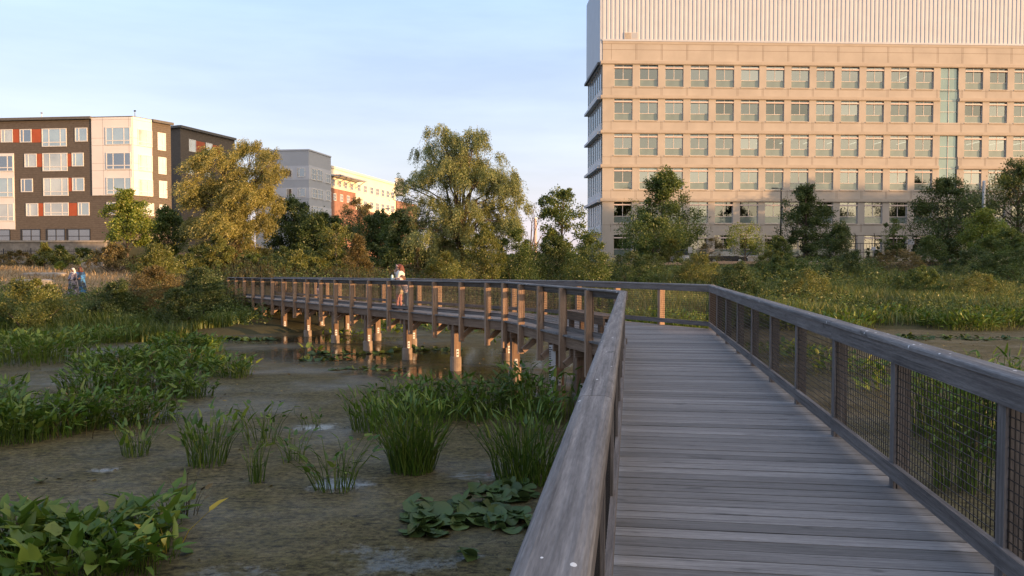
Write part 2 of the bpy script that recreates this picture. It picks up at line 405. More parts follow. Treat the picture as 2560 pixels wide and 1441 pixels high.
fine = t.noise(t.mapping(o_, (1, 1.15, 1)), 11., 8, .78); mid = t.noise(o_, 2.2, 5, .65); big = t.noise(o_, .35, 4, .55); streak = t.noise(t.mapping(o_, (.55, 2.6, 1)), 2.0, 5, .6)
duck = t.mix(big, (.058, .052, .019), (.098, .080, .034)); duck = t.mix(t.grey(mid, 0, .55, .4, .7), duck, (.112, .085, .05))
duck = t.mul(duck, t.grey(fine, .32, 1.55, .38, .62)); duck = t.mul(duck, t.grey(streak, .8, 1.12, .35, .65))
dsh = t.noise(t.mapping(o_, (1.5, 5.5, 1)), 1.9, 6, .62); duck = t.mul(duck, t.grey(dsh, 1., .30, .57, .66))
att = t.n('ShaderNodeAttribute', attribute_name='open').outputs['Fac']
s1 = t.n('ShaderNodeMath', operation='MULTIPLY_ADD'); t.l(mid, s1.inputs[0]); s1.inputs[1].default_value = .9; t.l(att, s1.inputs[2])
s2 = t.n('ShaderNodeMath', operation='MULTIPLY_ADD'); t.l(fine, s2.inputs[0]); s2.inputs[1].default_value = 1.0; t.l(s1.outputs[0], s2.inputs[2])
s3 = t.n('ShaderNodeMath', operation='MULTIPLY_ADD'); t.l(streak, s3.inputs[0]); s3.inputs[1].default_value = .35; t.l(s2.outputs[0], s3.inputs[2])
mask = t.grey(s3.outputs[0], 0, .85, 1.45, 1.95)
hgt = t.n('ShaderNodeMath', operation='ADD'); t.l(fine, hgt.inputs[0]); t.l(mid, hgt.inputs[1])
vo_ = t.n('ShaderNodeTexVoronoi'); vo_.inputs['Scale'].default_value = 26; t.l(t.mapping(o_, (1, 1.1, 1)), vo_.inputs['Vector'])
vm_ = t.n('ShaderNodeMath', operation='MULTIPLY'); t.l(t.grey(vo_.outputs['Distance'], 1, 0, .10, .42), vm_.inputs[0]); t.l(t.grey(mid, 0, .75, .44, .60), vm_.inputs[1])
duck = t.mix(vm_.outputs[0], duck, (.145, .138, .055))
weed = t.bsdf(duck, t.grey(big, .85, .42, .42, .62), .13, 0, hgt.outputs[0], .5, .025)
wat = t.bsdf((.012, .012, .008), .06, .5, 0, t.noise(t.mapping(o_, (1, 2.2, 1)), 5., 3), .12, .01)
ms = t.n('ShaderNodeMixShader'); t.l(mask, ms.inputs[0]); t.l(weed, ms.inputs[1]); t.l(wat, ms.inputs[2])
M['water'] = t.done(ms.outputs[0])
w_ = npmesh('water', np.stack([wx, wy, np.full_like(wx, WL)], 1), [wf], M['water'], attr={'open': opn}); w_['kind'] = 'structure'
pk = MB(); pk.box(6, 78, 84.5, 99, 1.9, 2.862)
o = pk.build('parking_lot', plain('asphalt', (.05, .05, .052), .9, .2, .2, 2.)); o['kind'] = 'structure'

# ------------------------------------------------------------------ the boardwalk
DZ = 1.5
YAW = math.radians(8.24)
Dn = Vector((math.sin(YAW), math.cos(YAW), 0)); Rn = Vector((math.cos(YAW), -math.sin(YAW), 0))
def nr(d, r): return Dn * d + Rn * r
Lc = nr(15.34, -.12); Rc = nr(19.87, 1.86)
Lb = Vector((-.15, 22.4, 0)); Cd = Vector((-.540, .8415, 0)).normalized(); Cn = Vector((Cd.y, -Cd.x, 0))   # Cn points inward from the near edge
Bd = (Lc - Lb).normalized()
LEND = 30.4; SLOPE = .0119; Le = Lb + Cd * LEND
wC = (Rc - Lb).dot(Cn); sR0 = (Rc - Lb).dot(Cd); Re = Lb + Cn * wC + Cd * LEND
ROOT = Vector((2, 16, DZ))
bw = thing('boardwalk', 'long weathered timber boardwalk with mesh railings bending left across the pond', 'boardwalk', ROOT)
def drop(p): return SLOPE * max(0., (Vector((p[0], p[1], 0)) - Lb).dot(Cd))        # the far leg runs gently downhill
def bpart(name, mb, m, smooth=False):
    mb.v = [(x, y, z - drop((x, y)) * (z > .05)) for x, y, z in mb.v]
    return mb.build(name, m, bw, ROOT, smooth)
# deck boards: one mesh
random.seed(5)
dk = MB()
poly = [(-3.5, -.20), (15.34, -.20)]
def tor(p): return (p.dot(Dn), p.dot(Rn))
lb = tor(Lb - Cn * .09); q = tor(Lb + Cn * (wC + .09)); rc = tor(Rc + Rn * .10)
Lpts = [(-3.5, -.21), (15.34, -.21), lb, q]; Rpts = [(-3.5, 1.97), rc, q]
def interp(pts, d):
    return float(np.interp(d, [p[0] for p in pts], [p[1] for p in pts]))
d = -3.4; bwid = .150; gap = .014
while d < q[0] - .05:
    d1 = min(d + bwid, q[0]); zt = DZ + random.uniform(-.0022, .0022)
    l0, l1, r0, r1 = interp(Lpts, d), interp(Lpts, d1), interp(Rpts, d), interp(Rpts, d1)
    e = random.uniform(-.008, .008)
    P = [nr(d, l0), nr(d, r0 + e), nr(d1, r1 + e), nr(d1, l1)]
    dk.hexa([(p.x, p.y, zt - .038) for p in P] + [(p.x, p.y, zt) for p in P], (r0 - l0, .17, .04)); d += bwid + gap
s = .04
while s < LEND:
    zt = DZ + random.uniform(-.0022, .0022); e = random.uniform(-.008, .008)
    a = Lb + Cd * s - Cn * .09; b = a + Cn * (wC + .18)
    P = [a, b, b + Cd * bwid, a + Cd * bwid]
    dk.hexa([(p.x, p.y, zt - .038) for p in P] + [(p.x, p.y, zt) for p in P], (wC + .18, .14, .04)); s += bwid + gap
bpart('deck', dk, M['deck'])

rnd_prof = [(-.071, -.02), (.071, -.02), (.071, .002), (.066, .011), (.056, .017), (.04, .021), (-.04, .021), (-.056, .017), (-.066, .011), (-.071, .002)]
wire_cache = {}
def wire_mesh(L):
    k = round(L, 2)
    if k not in wire_cache:
        b = MB(); h0, h1 = .165, .94; th = .0046
        n = max(2, int(L / .051))
        for i in range(n + 1):
            x = L * i / n; b.box(x - th / 2, x + th / 2, -th / 2, th / 2, h0, h1)
        nz = 15
        for i in range(nz + 1):
            z = h0 + (h1 - h0) * i / nz; b.box(0, L, th / 2, th * 1.4, z - th / 2, z + th / 2)
        wire_cache[k] = b.build('wire_mesh_panel', M['wire'], bw); return wire_cache[k], True
    return wire_cache[k], False
def post_mb(a, out, low, zt, dep=.14):
    """post standing outside the mesh with a batten on the inside"""
    b = MB(); al = Vector((-out.y, out.x, 0)); c = a + out * (dep / 2 + .005)
    b.bar(c + Vector((0, 0, low)), c + Vector((0, 0, zt)),   .09, dep, out)
    c2 = a - out * .012
    b.bar(c2 + Vector((0, 0, DZ + .0)), c2 + Vector((0, 0, DZ + 1.0)), .095, .018, out)
    return b
posts_seen = []
def railing(P0, P1, out, stops, low=-.75, brace=True, firstpost=True, lastpost=True):
    d = (P1 - P0); L = d.length; d.normalize()
    ang = math.atan2(d.y, d.x)
    for i, s in enumerate(stops):
        if (i == 0 and not firstpost) or (i == len(stops) - 1 and not lastpost): continue
        a = P0 + d * s
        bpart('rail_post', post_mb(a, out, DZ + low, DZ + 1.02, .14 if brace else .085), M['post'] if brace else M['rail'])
        if brace:
            b = MB(); c = a + out * .05 + Vector((0, 0, DZ + low + .09)); e = a - out * .62 + Vector((0, 0, DZ - .14)) + d * .0
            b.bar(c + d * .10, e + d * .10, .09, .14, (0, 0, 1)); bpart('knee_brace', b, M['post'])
    for i in range(len(stops) - 1):
        s0, s1 = stops[i], stops[i + 1]
        w, new = wire_mesh(s1 - s0)
        a = P0 + d * s0 - ROOT; z_ = -drop(P0 + d * s0); ty = math.atan2(drop(P0 + d * s1) - drop(P0 + d * s0), s1 - s0)
        if new: w.location = (a.x, a.y, z_); w.rotation_euler = (0, ty, ang)
        else: clone(w, bw, (a.x, a.y, z_), (0, ty, ang))
    i = 0; k = 0
    while i < len(stops) - 1:
        j = min(i + 3, len(stops) - 1); s0, s1 = stops[i], stops[j]
        x0 = s0 - (.06 if i == 0 else 0); x1 = s1 + (.06 if j == len(stops) - 1 else -.003)
        a = P0 + d * x0; b = P0 + d * x1; jz = random.uniform(-.003, .003)
        c = MB(); up = Vector((0, 0, DZ + 1.04 + jz)); c.prof(a + out * .02 + up, b + out * .02 + up, rnd_prof)
        bpart('cap_rail', c, M['cap'])
        f = MB(); o2 = -out * .022
        f.bar(a + o2 + Vector((0, 0, DZ + .955)), b + o2 + Vector((0, 0, DZ + .955)), .038, .125)
        bpart('top_rail', f, M['rail'])
        f = MB(); f.bar(a + o2 + Vector((0, 0, DZ + .125)), b + o2 + Vector((0, 0, DZ + .125)), .038, .105)
        bpart('bottom_rail', f, M['rail'])
        i = j
random.seed(11)
Ln0 = nr(-3, -.12); Rn0 = nr(-3, 1.86)
stL = sorted(18.34 - 1.72 * k for k in range(11)); stR = sorted(22.87 - 1.72 * k for k in range(14))
railing(Ln0, Lc, -Rn, stL, -.6, False)
railing(Rn0, Rc, Rn, stR, -.6, False)
Bout = Vector((Bd.y, -Bd.x, 0)); Bout = -Bout if Bout.dot(Rn) > 0 else Bout
lenB = (Lc - Lb).length
railing(Lb, Lc, Bout, [0, 1.5, 3.0, 4.5, 6.0, lenB], -.75, True, False, False)
railing(Lb, Le, -Cn, [0, .9] + [2.40 + 1.74 * k for k in range(17)], -.75, True)
Rb = Lb + Cn * wC + Cd * sR0
railing(Rc, Re, Cn, [0] + [1.735 * (k + 1) for k in range(20)], -.75, True, False)
# rim beams, cross beams, piles
rim = MB()
for a, b in ((nr(-3.4, -.14), nr(15.3, -.14)), (nr(-3.4, 1.9), nr(19.8, 1.9)), (Lb - Bout * .02, Lc - Bout * .02), (Lb + Cn * .0, Le + Cn * .0), (Rc - Cn * .0, Re)):
    b_ = MB(); b_.bar(a + Vector((0, 0, DZ - .165)), b + Vector((0, 0, DZ - .165)), .06, .24); bpart('rim_beam', b_, M['timber'])
jo = MB()
for k in range(1, 5):
    r = -.14 + 2.04 * k / 5
    jo.bar(nr(-3.4, r) + Vector((0, 0, DZ - .15)), nr(15.3 + 1.0 * k, r) + Vector((0, 0, DZ - .15)), .05, .2)
for k in range(1, 4):
    a = Lb + Cn * wC * k / 4; jo.bar(a + Vector((0, 0, DZ - .15)), a + Cd * LEND + Vector((0, 0, DZ - .15)), .05, .2)
bpart('joists', jo, M['timber'])
def pile(p, out, along, plate=True):
    g = max(-1.0, gz(p.x, p.y) - .3); dz_ = drop(p)
    b = MB(); b.bar(Vector((p.x, p.y, .12)), Vector((p.x, p.y, DZ - .28)), .22, .22, out); o = bpart('pile', b, M['timber'])
    f = MB(); f.tube([(p.x, p.y, g), (p.x, p.y, .21 - dz_), (p.x, p.y, .23 - dz_)], [.175, .175, .16], 18); fo = f.build('concrete_footing', M['concrete'], o, ROOT, False)
    c = p - along * .118
    h = MB(); h.bar(Vector((c.x, c.y, .18 - dz_)), Vector((c.x, c.y, .46 - dz_)), .085, .012, along); h.build('bracket', M['white_metal'], o, ROOT)
    h = MB()
    for z in (.30 - dz_, .39 - dz_):
        c2 = c - along * .01; h.tube([Vector((c2.x, c2.y, z)) - along * .0, Vector((c2.x, c2.y, z)) - along * .012], [.022, .022], 8)
    h.build('bolt_heads', M['dark_steel'], o, ROOT)
def bent(a, b, along):
    cb = MB(); e = (b - a).normalized() * .18
    for sgn in (-1, 1):
        v = along * (.15 * sgn) + Vector((0, 0, DZ - .375)); cb.bar(a - e + v, b + e + v, .07, .175)
    bpart('cross_beam', cb, M['timber'])
s = 3.18
while s < LEND:
    a = Lb + Cd * s + Cn * .16; b = Lb + Cd * s + Cn * (wC - .42)
    pile(a, -Cn, Cd); pile(b, Cn, Cd); bent(a, b, Cd); s += 3.45
for s, far in ((.12, 2.0), (3.5, 2.75), (4.85, None), (5.75, None)):
    a = Lb + Bd * s - Bout * .2
    pile(a, Bout, -Bd)
    if far:
        b = a - Bout * far; pile(b, Cn, Cd); bent(a, b, Bd)
    else:
        b = a - Bout * 1.6; bent(a, b, Bd)
for dd in (13.2, 10.6, 8.0, 5.4, 2.8):
    a, b = nr(dd, .02), nr(dd, 1.72); pile(a, -Rn, Dn); pile(b, Rn, Dn); bent(a, b, Dn)
for dd in (15.8, 18.6):
    b = nr(dd, 1.72); pile(b, Rn, Dn)

# bench on the platform at the bend
B0 = Vector((1.42, 19.55, 0)); B1 = Vector((2.13, 17.25, 0)); bd = (B1 - B0).normalized(); bn = Vector((bd.y, -bd.x, 0))
bc = (B0 + B1) / 2 + Vector((0, 0, DZ))
be = thing('bench', 'low backless wooden bench on the platform where the boardwalk bends', 'bench', bc)
b = MB()
for k in range(3):
    o2 = bn * (-.16 + .16 * k); b.bar(B0 + o2 + Vector((0, 0, DZ + .43)), B1 + o2 + Vector((0, 0, DZ + .43)), .15, .06)
b.build('seat', M['timber'], be, bc)
b = MB()
for k in (-1, 1):
    o2 = bn * (.21 * k); b.bar(B0 + o2 + Vector((0, 0, DZ + .33)), B1 + o2 + Vector((0, 0, DZ + .33)), .05, .14)
b.build('apron', M['timber'], be, bc)
for s in (.35, (B1 - B0).length - .35):
    b = MB(); p = B0 + bd * s
    for k in (-1, 1): b.bar(p + bn * (.13 * k) + Vector((0, 0, DZ + .003)), p + bn * (.13 * k) + Vector((0, 0, DZ + .40)), .10, .10, bn)
    b.build('leg', M['timber'], be, bc)

# water level gauge on the pile at the bend
gp = Lb + Bd * 3.5 - Bout * .2; vd = Vector((-gp.x, -gp.y, 0)).normalized(); vr = Vector((vd.y, -vd.x, 0)) * -1
gpos = gp + vd * .135 - vr * .10
vr = Vector((-vd.y, vd.x, 0))
gpos = gp + vd * .15 + vr * -.13
ga = thing('water_gauge', 'white measuring board with black marks fixed to a boardwalk pile', 'gauge', (gpos.x, gpos.y, .1))
b = MB(); b.bar(Vector((gpos.x, gpos.y, -.4)), Vector((gpos.x, gpos.y, 1.17)), .15, .02, vd); b.build('board', M['white_metal'], ga, (gpos.x, gpos.y, .1))
b = MB()
for k in range(27):
    z = -.20 + .05 * k; c = gpos + vd * .012 - vr * (.052 - .012 * (k % 5 == 0)); b.bar(Vector((c.x, c.y, z)), Vector((c.x, c.y, z + .024)), .045 + .03 * (k % 5 == 0), .004, vd)
b.build('scale_marks', M['black_mark'], ga, (gpos.x, gpos.y, .1))
pl = Lb + Bd * 2.75 + Bout * .02
b = MB(); b.bar(pl + Bout * .02 + Vector((0, 0, DZ - .24)), pl + Bout * .02 + Vector((0, 0, DZ - .12)), .14, .008, Bout); b.build('number_plate', M['white_metal'], bw, ROOT)
# ------------------------------------------------------------------ office building (right)
random.seed(21)
PH = math.radians(2.5)
A = at(1505, 655, 101); BZ = 2.7
of = thing('office_building', 'large beige office block with window grid and corrugated metal top storey', 'building', (A.x, A.y, BZ), PH)
RWS = [(24.57, 27.28), (20.44, 23.11), (16.17, 18.88), (12.01, 14.70), (7.84, 10.54), (3.79, 6.40)]
RWS = [(a - BZ, b - BZ) for a, b in RWS]
U0, DU, WW, NC, CUR, UL, DEP = 1.42, 3.147, 2.27, 19, 13, 61.5, 12.5
ZT = 30.05 - BZ; ZTOP = 38.2 - BZ
cu0, cu1 = U0 + DU * CUR - .1, U0 + DU * CUR + WW + .1
wl = MB()
def fullspan(z0, z1, split):
    if split: wl.box(0, cu0, 0, .5, z0, z1); wl.box(cu1, UL, 0, .5, z0, z1)
    else: wl.box(0, UL, 0, .5, z0, z1)
fullspan(RWS[0][1], ZT, False)
for i in range(5): fullspan(RWS[i + 1][1], RWS[i][0], i in (0, 2))
fullspan(-.6, RWS[5][0], False)
for i, (z0, z1) in enumerate(RWS):
    edges = [0]
    for k in range(NC):
        edges += [U0 + DU * k, U0 + DU * k + WW]
    edges.append(UL)
    for k in range(0, len(edges), 2):
        if edges[k + 1] > edges[k] + .05: wl.box(edges[k], edges[k + 1], 0, .5, z0, z1)
wl.build('wall', M['precast'], of)
for i, (z0, z1) in enumerate(RWS[:5]):
    b = MB()
    for a_, c_ in (((-.25, cu0), (cu1, UL)) if i in (1, 3) else ((-.25, UL),)):
        b.box(a_, c_, -.20, .02, z1 + .02, z1 + .36); b.box(a_, c_, -.10, .02, z1 - .06, z1 + .02)
    b.build('ledge', M['precast_pale'], of)
b = MB()
b.box(0, UL, -.05, .02, ZT - .30, ZT - .02)
b.build('parapet_band', M['precast_pale'], of)
b = MB()
for k in range(NC):
    for u in (U0 + DU * k - .36, U0 + DU * k + WW + .36):
        if u > UL: continue
        b.box(u - .02, u + .02, -.004, .02, RWS[0][1] + .5, ZT - .32)
        for i in range(5): b.box(u - .02, u + .02, -.004, .02, RWS[i + 1][1] + .4, RWS[i][0] - .03)
for i in range(5): b.box(0, UL, -.006, .02, RWS[i][0] - .22, RWS[i][0] - .185)
b.box(0, UL, -.006, .02, ZT - 1.05, ZT - 1.01)
b.build('panel_joints', M['joint'], of)
# windows: one built, the rest copies with their parts
def office_window():
    f = MB(); h = 2.70; w = WW; y0, y1 = .20, .29
    f.box(0, .07, y0, y1, 0, h); f.box(w - .07, w, y0, y1, 0, h); f.box(.07, w - .07, y0, y1, h - .07, h); f.box(.07, w - .07, y0, y1, 0, .07)
    f.box(.07, w - .07, y0 + .01, y1, .84, .91); f.box(w / 2 - .035, w / 2 + .035, y0 + .01, y1, .91, 2.20); f.box(w / 2 - .03, w / 2 + .03, y0 + .01, y1, 2.36, h - .07)
    fr = f.build('window', M['frame'], of)
    bb = MB(); bb.box(.02, w - .02, .02, y0 - .003, 2.20, 2.36); bb.build('light_shelf', M['bar'], fr)
    bb = MB(); bb.box(-.06, w - .12, -.07, y0 - .003, -.10, -.004); bb.build('sill', M['precast_pale'], fr)
    p = MB(); p.box(.07, w - .07, .255, .262, .91, h - .07); p.build('pane', M['office_glass'], fr)
    p = MB(); p.box(.07, w - .07, .25, .28, .07, .84); p.build('spandrel_pane', M['spandrel'], fr)
    return fr
w0 = office_window(); kids = list(w0.children)
p = MB(); p.box(.1, WW - .1, .36, .37, 1.0, 2.62); blind = p.build('blind', M['blind'], None)
p = MB(); p.box(.1, WW - .1, .36, .37, 1.75, 2.62); blind2 = p.build('blind', M['blind'], None)
p = MB(); p.box(.1, .62, .36, .37, .95, 2.62); blind3 = p.build('curtain', M['blind'], None)
t = NT('office_tube'); e_ = t.n('ShaderNodeEmission'); e_.inputs[0].default_value = (1, .93, .78, 1); e_.inputs[1].default_value = 2.6; M['tube'] = t.done(e_.outputs[0])
p = MB(); p.box(1.0, 1.12, .9, 6.5, 2.45, 2.52); tube = p.build('ceiling_light', M['tube'], None)
p = MB(); p.box(.3, 1.2, 2.4, 2.6, 2.50, 2.56); tube2 = p.build('ceiling_light', M['tube'], None)
used = {}
first = True
for i, (z0, z1) in enumerate(RWS):
    for k in range(NC):
        if k == CUR and i < 4: continue
        if U0 + DU * k + WW > UL: continue
        loc = (U0 + DU * k, 0, z0)
        if first: fr = w0; fr.location = loc; first = False
        else:
            fr = clone(w0, of, loc)
            for c in kids: clone(c, fr)
        r = random.random()
        ex = None
        if i == 2 and 6 <= k: ex = tube
        elif i == 2 and k in (3, 4): ex = tube2
        elif i == 3 and k in (3, 5, 6, 9, 10): ex = tube2
        elif i == 0 and k == 12: ex = tube
        elif r < .16: ex = blind
        elif r < .32: ex = blind2
        elif r < .52: ex = blind3
        if ex:
            if ex not in used: ex.parent = fr; used[ex] = 1
            else: clone(ex, fr, (0, 0, 0))
for a_, c_ in ((RWS[1][0], RWS[0][1]), (RWS[3][0], RWS[2][1])):
    p = MB(); p.box(cu0, cu1, .22, .27, a_, c_); q_ = p.build('curtain_wall', M['curtain_glass'], of)
    g = MB()
    for u in (cu0 + .03, (cu0 + cu1) / 2, cu1 - .03): g.box(u - .03, u + .03, .15, .218, a_, c_)
    n_ = 5
    for j in range(n_ + 1):
        z = a_ + (c_ - a_) * j / n_; g.box(cu0, cu1, .17, .217, max(a_, z - .03), min(c_, z + .03))
    g.build('mullions', M['frame'], q_)
# inside: slabs and rear wall, seen through the panes
b = MB()
for z0, z1 in RWS: b.box(.4, UL - .4, .52, 8, z1 + .03, z1 + .28)
b.box(.4, UL - .4, 8, 8.2, -.4, ZT - .4)
b.build('interior', M['ceiling'], of)
# penthouse
c = MB(); x = -.02; pts = []
while x < UL:
    pts += [(x, 0), (x + .27, 0), (x + .33, .055), (x + .47, .055), (x + .53, 0)]; x += .53
v = []; f = []
for i, (a_, y) in enumerate(pts):
    v += [(a_, y + .02, ZT + .22), (a_, y + .02, ZTOP)]
    if i: f.append([2 * i - 2, 2 * i, 2 * i + 1, 2 * i - 1])
c.v = v; c.f = f; c.g = [(0, 0, 0)] * len(v)
pent = c.build('metal_cladding', M['cladding'], of)
b = MB(); b.box(-.05, UL, -.08, .12, ZT + .004, ZT + .22); b.build('flashing', M['cladding'], pent)
b = MB(); va, vb = 2.65, 4.35; b.box(va, vb, -.06, .1, ZT + .24, ZT + 1.05)
lv = b.build('vent', M['frame'], of)
b = MB()
for j in range(5): b.box(va + .08, va + .8, -.075, -.03, ZT + .30 + j * .145, ZT + .40 + j * .145)
b.build('louvre', M['louvre'], lv)
b = MB(); b.box(va + .9, vb - .08, -.07, -.055, ZT + .30, ZT + 1.0); b.build('dark_panel', M['grey_wall'], lv)
# left side, rear and roof
b = MB(); b.box(-.32, -.02, .05, DEP, RWS[0][1] - .1, ZTOP); b.build('side_cladding', M['cladding_side'], of)
b = MB(); b.box(.1, .4, .5, DEP - .3, -.5, ZT); b.box(.1, UL, DEP - .3, DEP, -.5, ZTOP - .3); b.box(UL - .3, UL, .5, DEP - .3, -.5, ZTOP - .3); b.box(0, UL - .3, .3, DEP - .3, ZTOP - .6, ZTOP - .3)
b.build('rear_wall', M['precast'], of)
for i, (z0, z1) in enumerate(RWS[:5]):
    b = MB(); b.box(-.05, .095, .6, DEP - .2, z0 - .2, z1 - .1); g = b.build('side_window', M['side_glass'], of)
    b = MB()
    for j in range(8):
        y = .6 + (DEP - .85) * j / 7; b.box(-.12, -.053, y, y + .09, z0 - .2, z1 - .1)
    b.build('mullions', M['frame'], g)
    b = MB(); b.box(-.62, -.02, .06, DEP, z1 - .09, z1 + .22)
    b.build('ledge', M['dark_steel'] if i == 0 else M['cladding_side'], of)
    zb = RWS[i + 1][1] + .25
    b = MB(); b.box(-.12, .095, .55, DEP - .1, zb, z0 - .22); b.build('side_panel', M['white_panel'], of)

# ------------------------------------------------------------------ buildings on the left
class Wall:
    def __init__(s, a, b):
        s.a = Vector((a[0], a[1], 0)); s.b = Vector((b[0], b[1], 0)); s.L = (s.b - s.a).length
        s.e = (s.b - s.a).normalized(); s.n = Vector((s.e.y, -s.e.x, 0))
    def uv(s, px, py):
        r = Vector(ray(px, py)); O = Vector((0, 0, EYE)); t = (s.a - O).dot(s.n) / r.dot(s.n); P = O + r * t
        return (P - s.a).dot(s.e), P.z
    def slab(s, mb, u0, u1, z0, z1, d0, d1):
        P = []
        for z in (z0, z1):
            for u, d in ((u0, d1), (u1, d1), (u1, d0), (u0, d0)):
                p = s.a + s.e * u + s.n * d; P.append((p.x, p.y, z))
        mb.hexa(P, (u1 - u0, abs(d1 - d0), z1 - z0)); return mb
def c1(r): return (r[0] / 2.772, 260 + r[1] / 2.772, r[2] / 2.772, 260 + r[3] / 2.772)
def c2(r): return (440 + r[0] / 2.772, 300 + r[1] / 2.772, 440 + r[2] / 2.772, 300 + r[3] / 2.772)
def rect(w, r):
    u0, z1 = w.uv(r[0], r[1]); u1, z0 = w.uv(r[2], r[3])
    zb = w.uv(r[0], r[3])[1]; return u0, u1, (z0 + zb) / 2, z1
def prism(mb, pts, z0, z1):
    n = len(pts); b = len(mb.v)
    mb.v += [(p[0], p[1], z0) for p in pts] + [(p[0], p[1], z1) for p in pts]; mb.g += [(p[0], p[1], 0) for p in pts] * 2
    for i in range(n):
        j = (i + 1) % n; mb.f.append([b + i, b + j, b + n + j, b + n + i])
    mb.f.append([b + n + i for i in range(n)]); mb.f.append([b + i for i in range(n)][::-1])
def win(w, root, off, R, kind, pm, d=0.0, fm=None, fw=.10):
    u0, u1, z0, z1 = R; f = MB(); fm = fm or M['apt_frame']; a, b_ = d - .01, d + .07
    w.slab(f, u0, u0 + fw, z0, z1, a, b_); w.slab(f, u1 - fw, u1, z0, z1, a, b_); w.slab(f, u0 + fw, u1 - fw, z1 - fw, z1, a, b_); w.slab(f, u0 + fw, u1 - fw, z0, z0 + fw, a, b_)
    if kind == 'S':
        m = u0 + (u1 - u0) * .3; w.slab(f, m - .05, m + .05, z0 + fw, z1 - fw, a, b_ - .005)
    if kind == 'B' or kind == 'T':
        zm = z0 + (z1 - z0) * .24
        w.slab(f, u0 + fw, u1 - fw, zm - .06, zm + .06, a, b_ - .004)
        for q in ((.28, .74) if kind == 'B' else (.62,)):
            m = u0 + (u1 - u0) * q; w.slab(f, m - .05, m + .05, z0 + fw, z1 - fw, a, b_ - .008)
    if kind == 'D':
        m = (u0 + u1) / 2; w.slab(f, m - .05, m + .05, z0 + fw, z1 - fw, a, b_ - .005)
        zm = (z0 + z1) / 2; w.slab(f, u0 + fw, u1 - fw, zm - .04, zm + .04, a, b_ - .008)
    o = f.build('window', fm, root, off)
    p = MB(); w.slab(p, u0 + fw, u1 - fw, z0 + fw, z1 - fw, a, d + .035); p.build('pane', pm, o, off)
    return o
def xy(px, Y): p = at(px, 655, Y); return (p.x, p.y)
AP = [M['apt_pane'], M['apt_pane'], M['apt_pane_pale'], M['apt_pane_dark']]
a = xy(335, 101.5); q = xy(0, 103.5); e = ((q[0] - a[0]) * 1.5 + a[0], (q[1] - a[1]) * 1.5 + a[1]); cc = xy(431, 106.6)
off = (a[0], a[1], 5.2)
ap = thing('apartment_building', 'dark brick apartment block with white corner bay and rust red panels', 'building', off)
fw_ = Wall(e, a); ob = Wall(a, cc)
zt = fw_.uv(231, 292)[1]
bk = [(cc[0] - 6, cc[1] + 10), (e[0] + 2, e[1] + 14)]
b = MB(); prism(b, [e, a, cc] + bk, 4.2, zt - .05); b.build('wall', M['dark_brick'], ap, off)
def sl(w, R, d0, d1, name, m, par=ap, of_=None):
    b = MB(); w.slab(b, *R, d0, d1); return b.build(name, m, par, of_ or off)
u231 = fw_.uv(231, 400)[0]; zb = fw_.uv(270, 489)[1]
sl(fw_, (u231, fw_.L + .03, zb, zt - .15), -.05, .12, 'white_bay', M['white_panel'])
uo = ob.uv(379, 400)[0]
sl(ob, (0.03, uo, zb, zt - .10), -.05, .12, 'white_bay', M['white_panel'])
b = MB()
for z in (zb + .9, zb + 3.05, zb + 3.95, zb + 6.15, zb + 7.05, zb + 9.3): fw_.slab(b, u231 + .02, fw_.L, z - .012, z + .012, .1, .124); ob.slab(b, .06, uo, z - .012, z + .012, .1, .124)
for u in (u231 + 1.5, fw_.L - .35): fw_.slab(b, u - .012, u + .012, zb + .05, zt - .2, .1, .126)
b.build('panel_seams', M['joint'], ap, off)
u36 = fw_.uv(36, 450)[0]; sl(fw_, (u36 - 7, u36, fw_.uv(20, 574)[1], fw_.uv(20, 384)[1]), -.05, .05, 'white_balcony_bay', M['white_panel'])
sl(fw_, (0, u231, zt - .32, zt), -.05, .38, 'cornice', M['roof']); sl(ob, (uo + .02, ob.L + .2, zt - .32, zt), -.05, .38, 'cornice', M['roof'])
b = MB(); prism(b, [e, a, cc] + bk, zt - .06, zt - .01); b.build('roof', M['roof'], ap, off)
for r in ((-1, 177, 5, 268), (91, 177, 136, 268), (222, 177, 289, 268), (257, 346, 293, 437), (470, 346, 497, 434), (477, 514, 500, 606), (268, 690, 302, 778), (479, 688, 537, 776)):
    sl(fw_, rect(fw_, c1(r)), -.02, .03, 'red_panel', M['red_panel'])
for r, k, pm in (((5, 178, 90, 268), 'S', 2), ((137, 177, 220, 268), 'S', 3), ((290, 173, 463, 297), 'B', 0), ((520, 167, 607, 262), 'S', 0), ((170, 347, 256, 440), 'S', 2), ((295, 343, 469, 467), 'B', 2), ((498, 340, 581, 434), 'S', 0),
                 ((145, 520, 229, 612), 'S', 3), ((300, 515, 475, 638), 'B', 2), ((501, 513, 585, 605), 'S', 0), ((181, 690, 267, 779), 'S', 2), ((304, 686, 477, 776), 'B', 2), ((540, 684, 621, 774), 'S', 0), ((740, 682, 806, 770), 'S', 3),
                 ((-160, 178, -70, 268), 'S', 2), ((-150, 350, -60, 440), 'S', 0)):
    win(fw_, ap, off, rect(fw_, c1(r)), k, AP[pm], .0)
for r, pm in (((735, 165, 908, 285), 0), ((740, 340, 912, 456), 3), ((742, 512, 915, 628), 0)):
    win(fw_, ap, off, rect(fw_, c1(r)), 'B', AP[pm], .12)
for r, pm in (((-60, 360, 95, 470), 3), ((-60, 512, 96, 648), 0), ((-60, 692, 98, 812), 2)):
    win(fw_, ap, off, rect(fw_, c1(r)), 'B', AP[pm], .05)
for r in ((948, 172, 1049, 296), (955, 350, 1051, 465), (958, 520, 1055, 638)):
    win(ob, ap, off, rect(ob, c1(r)), 'T', AP[2], .12)
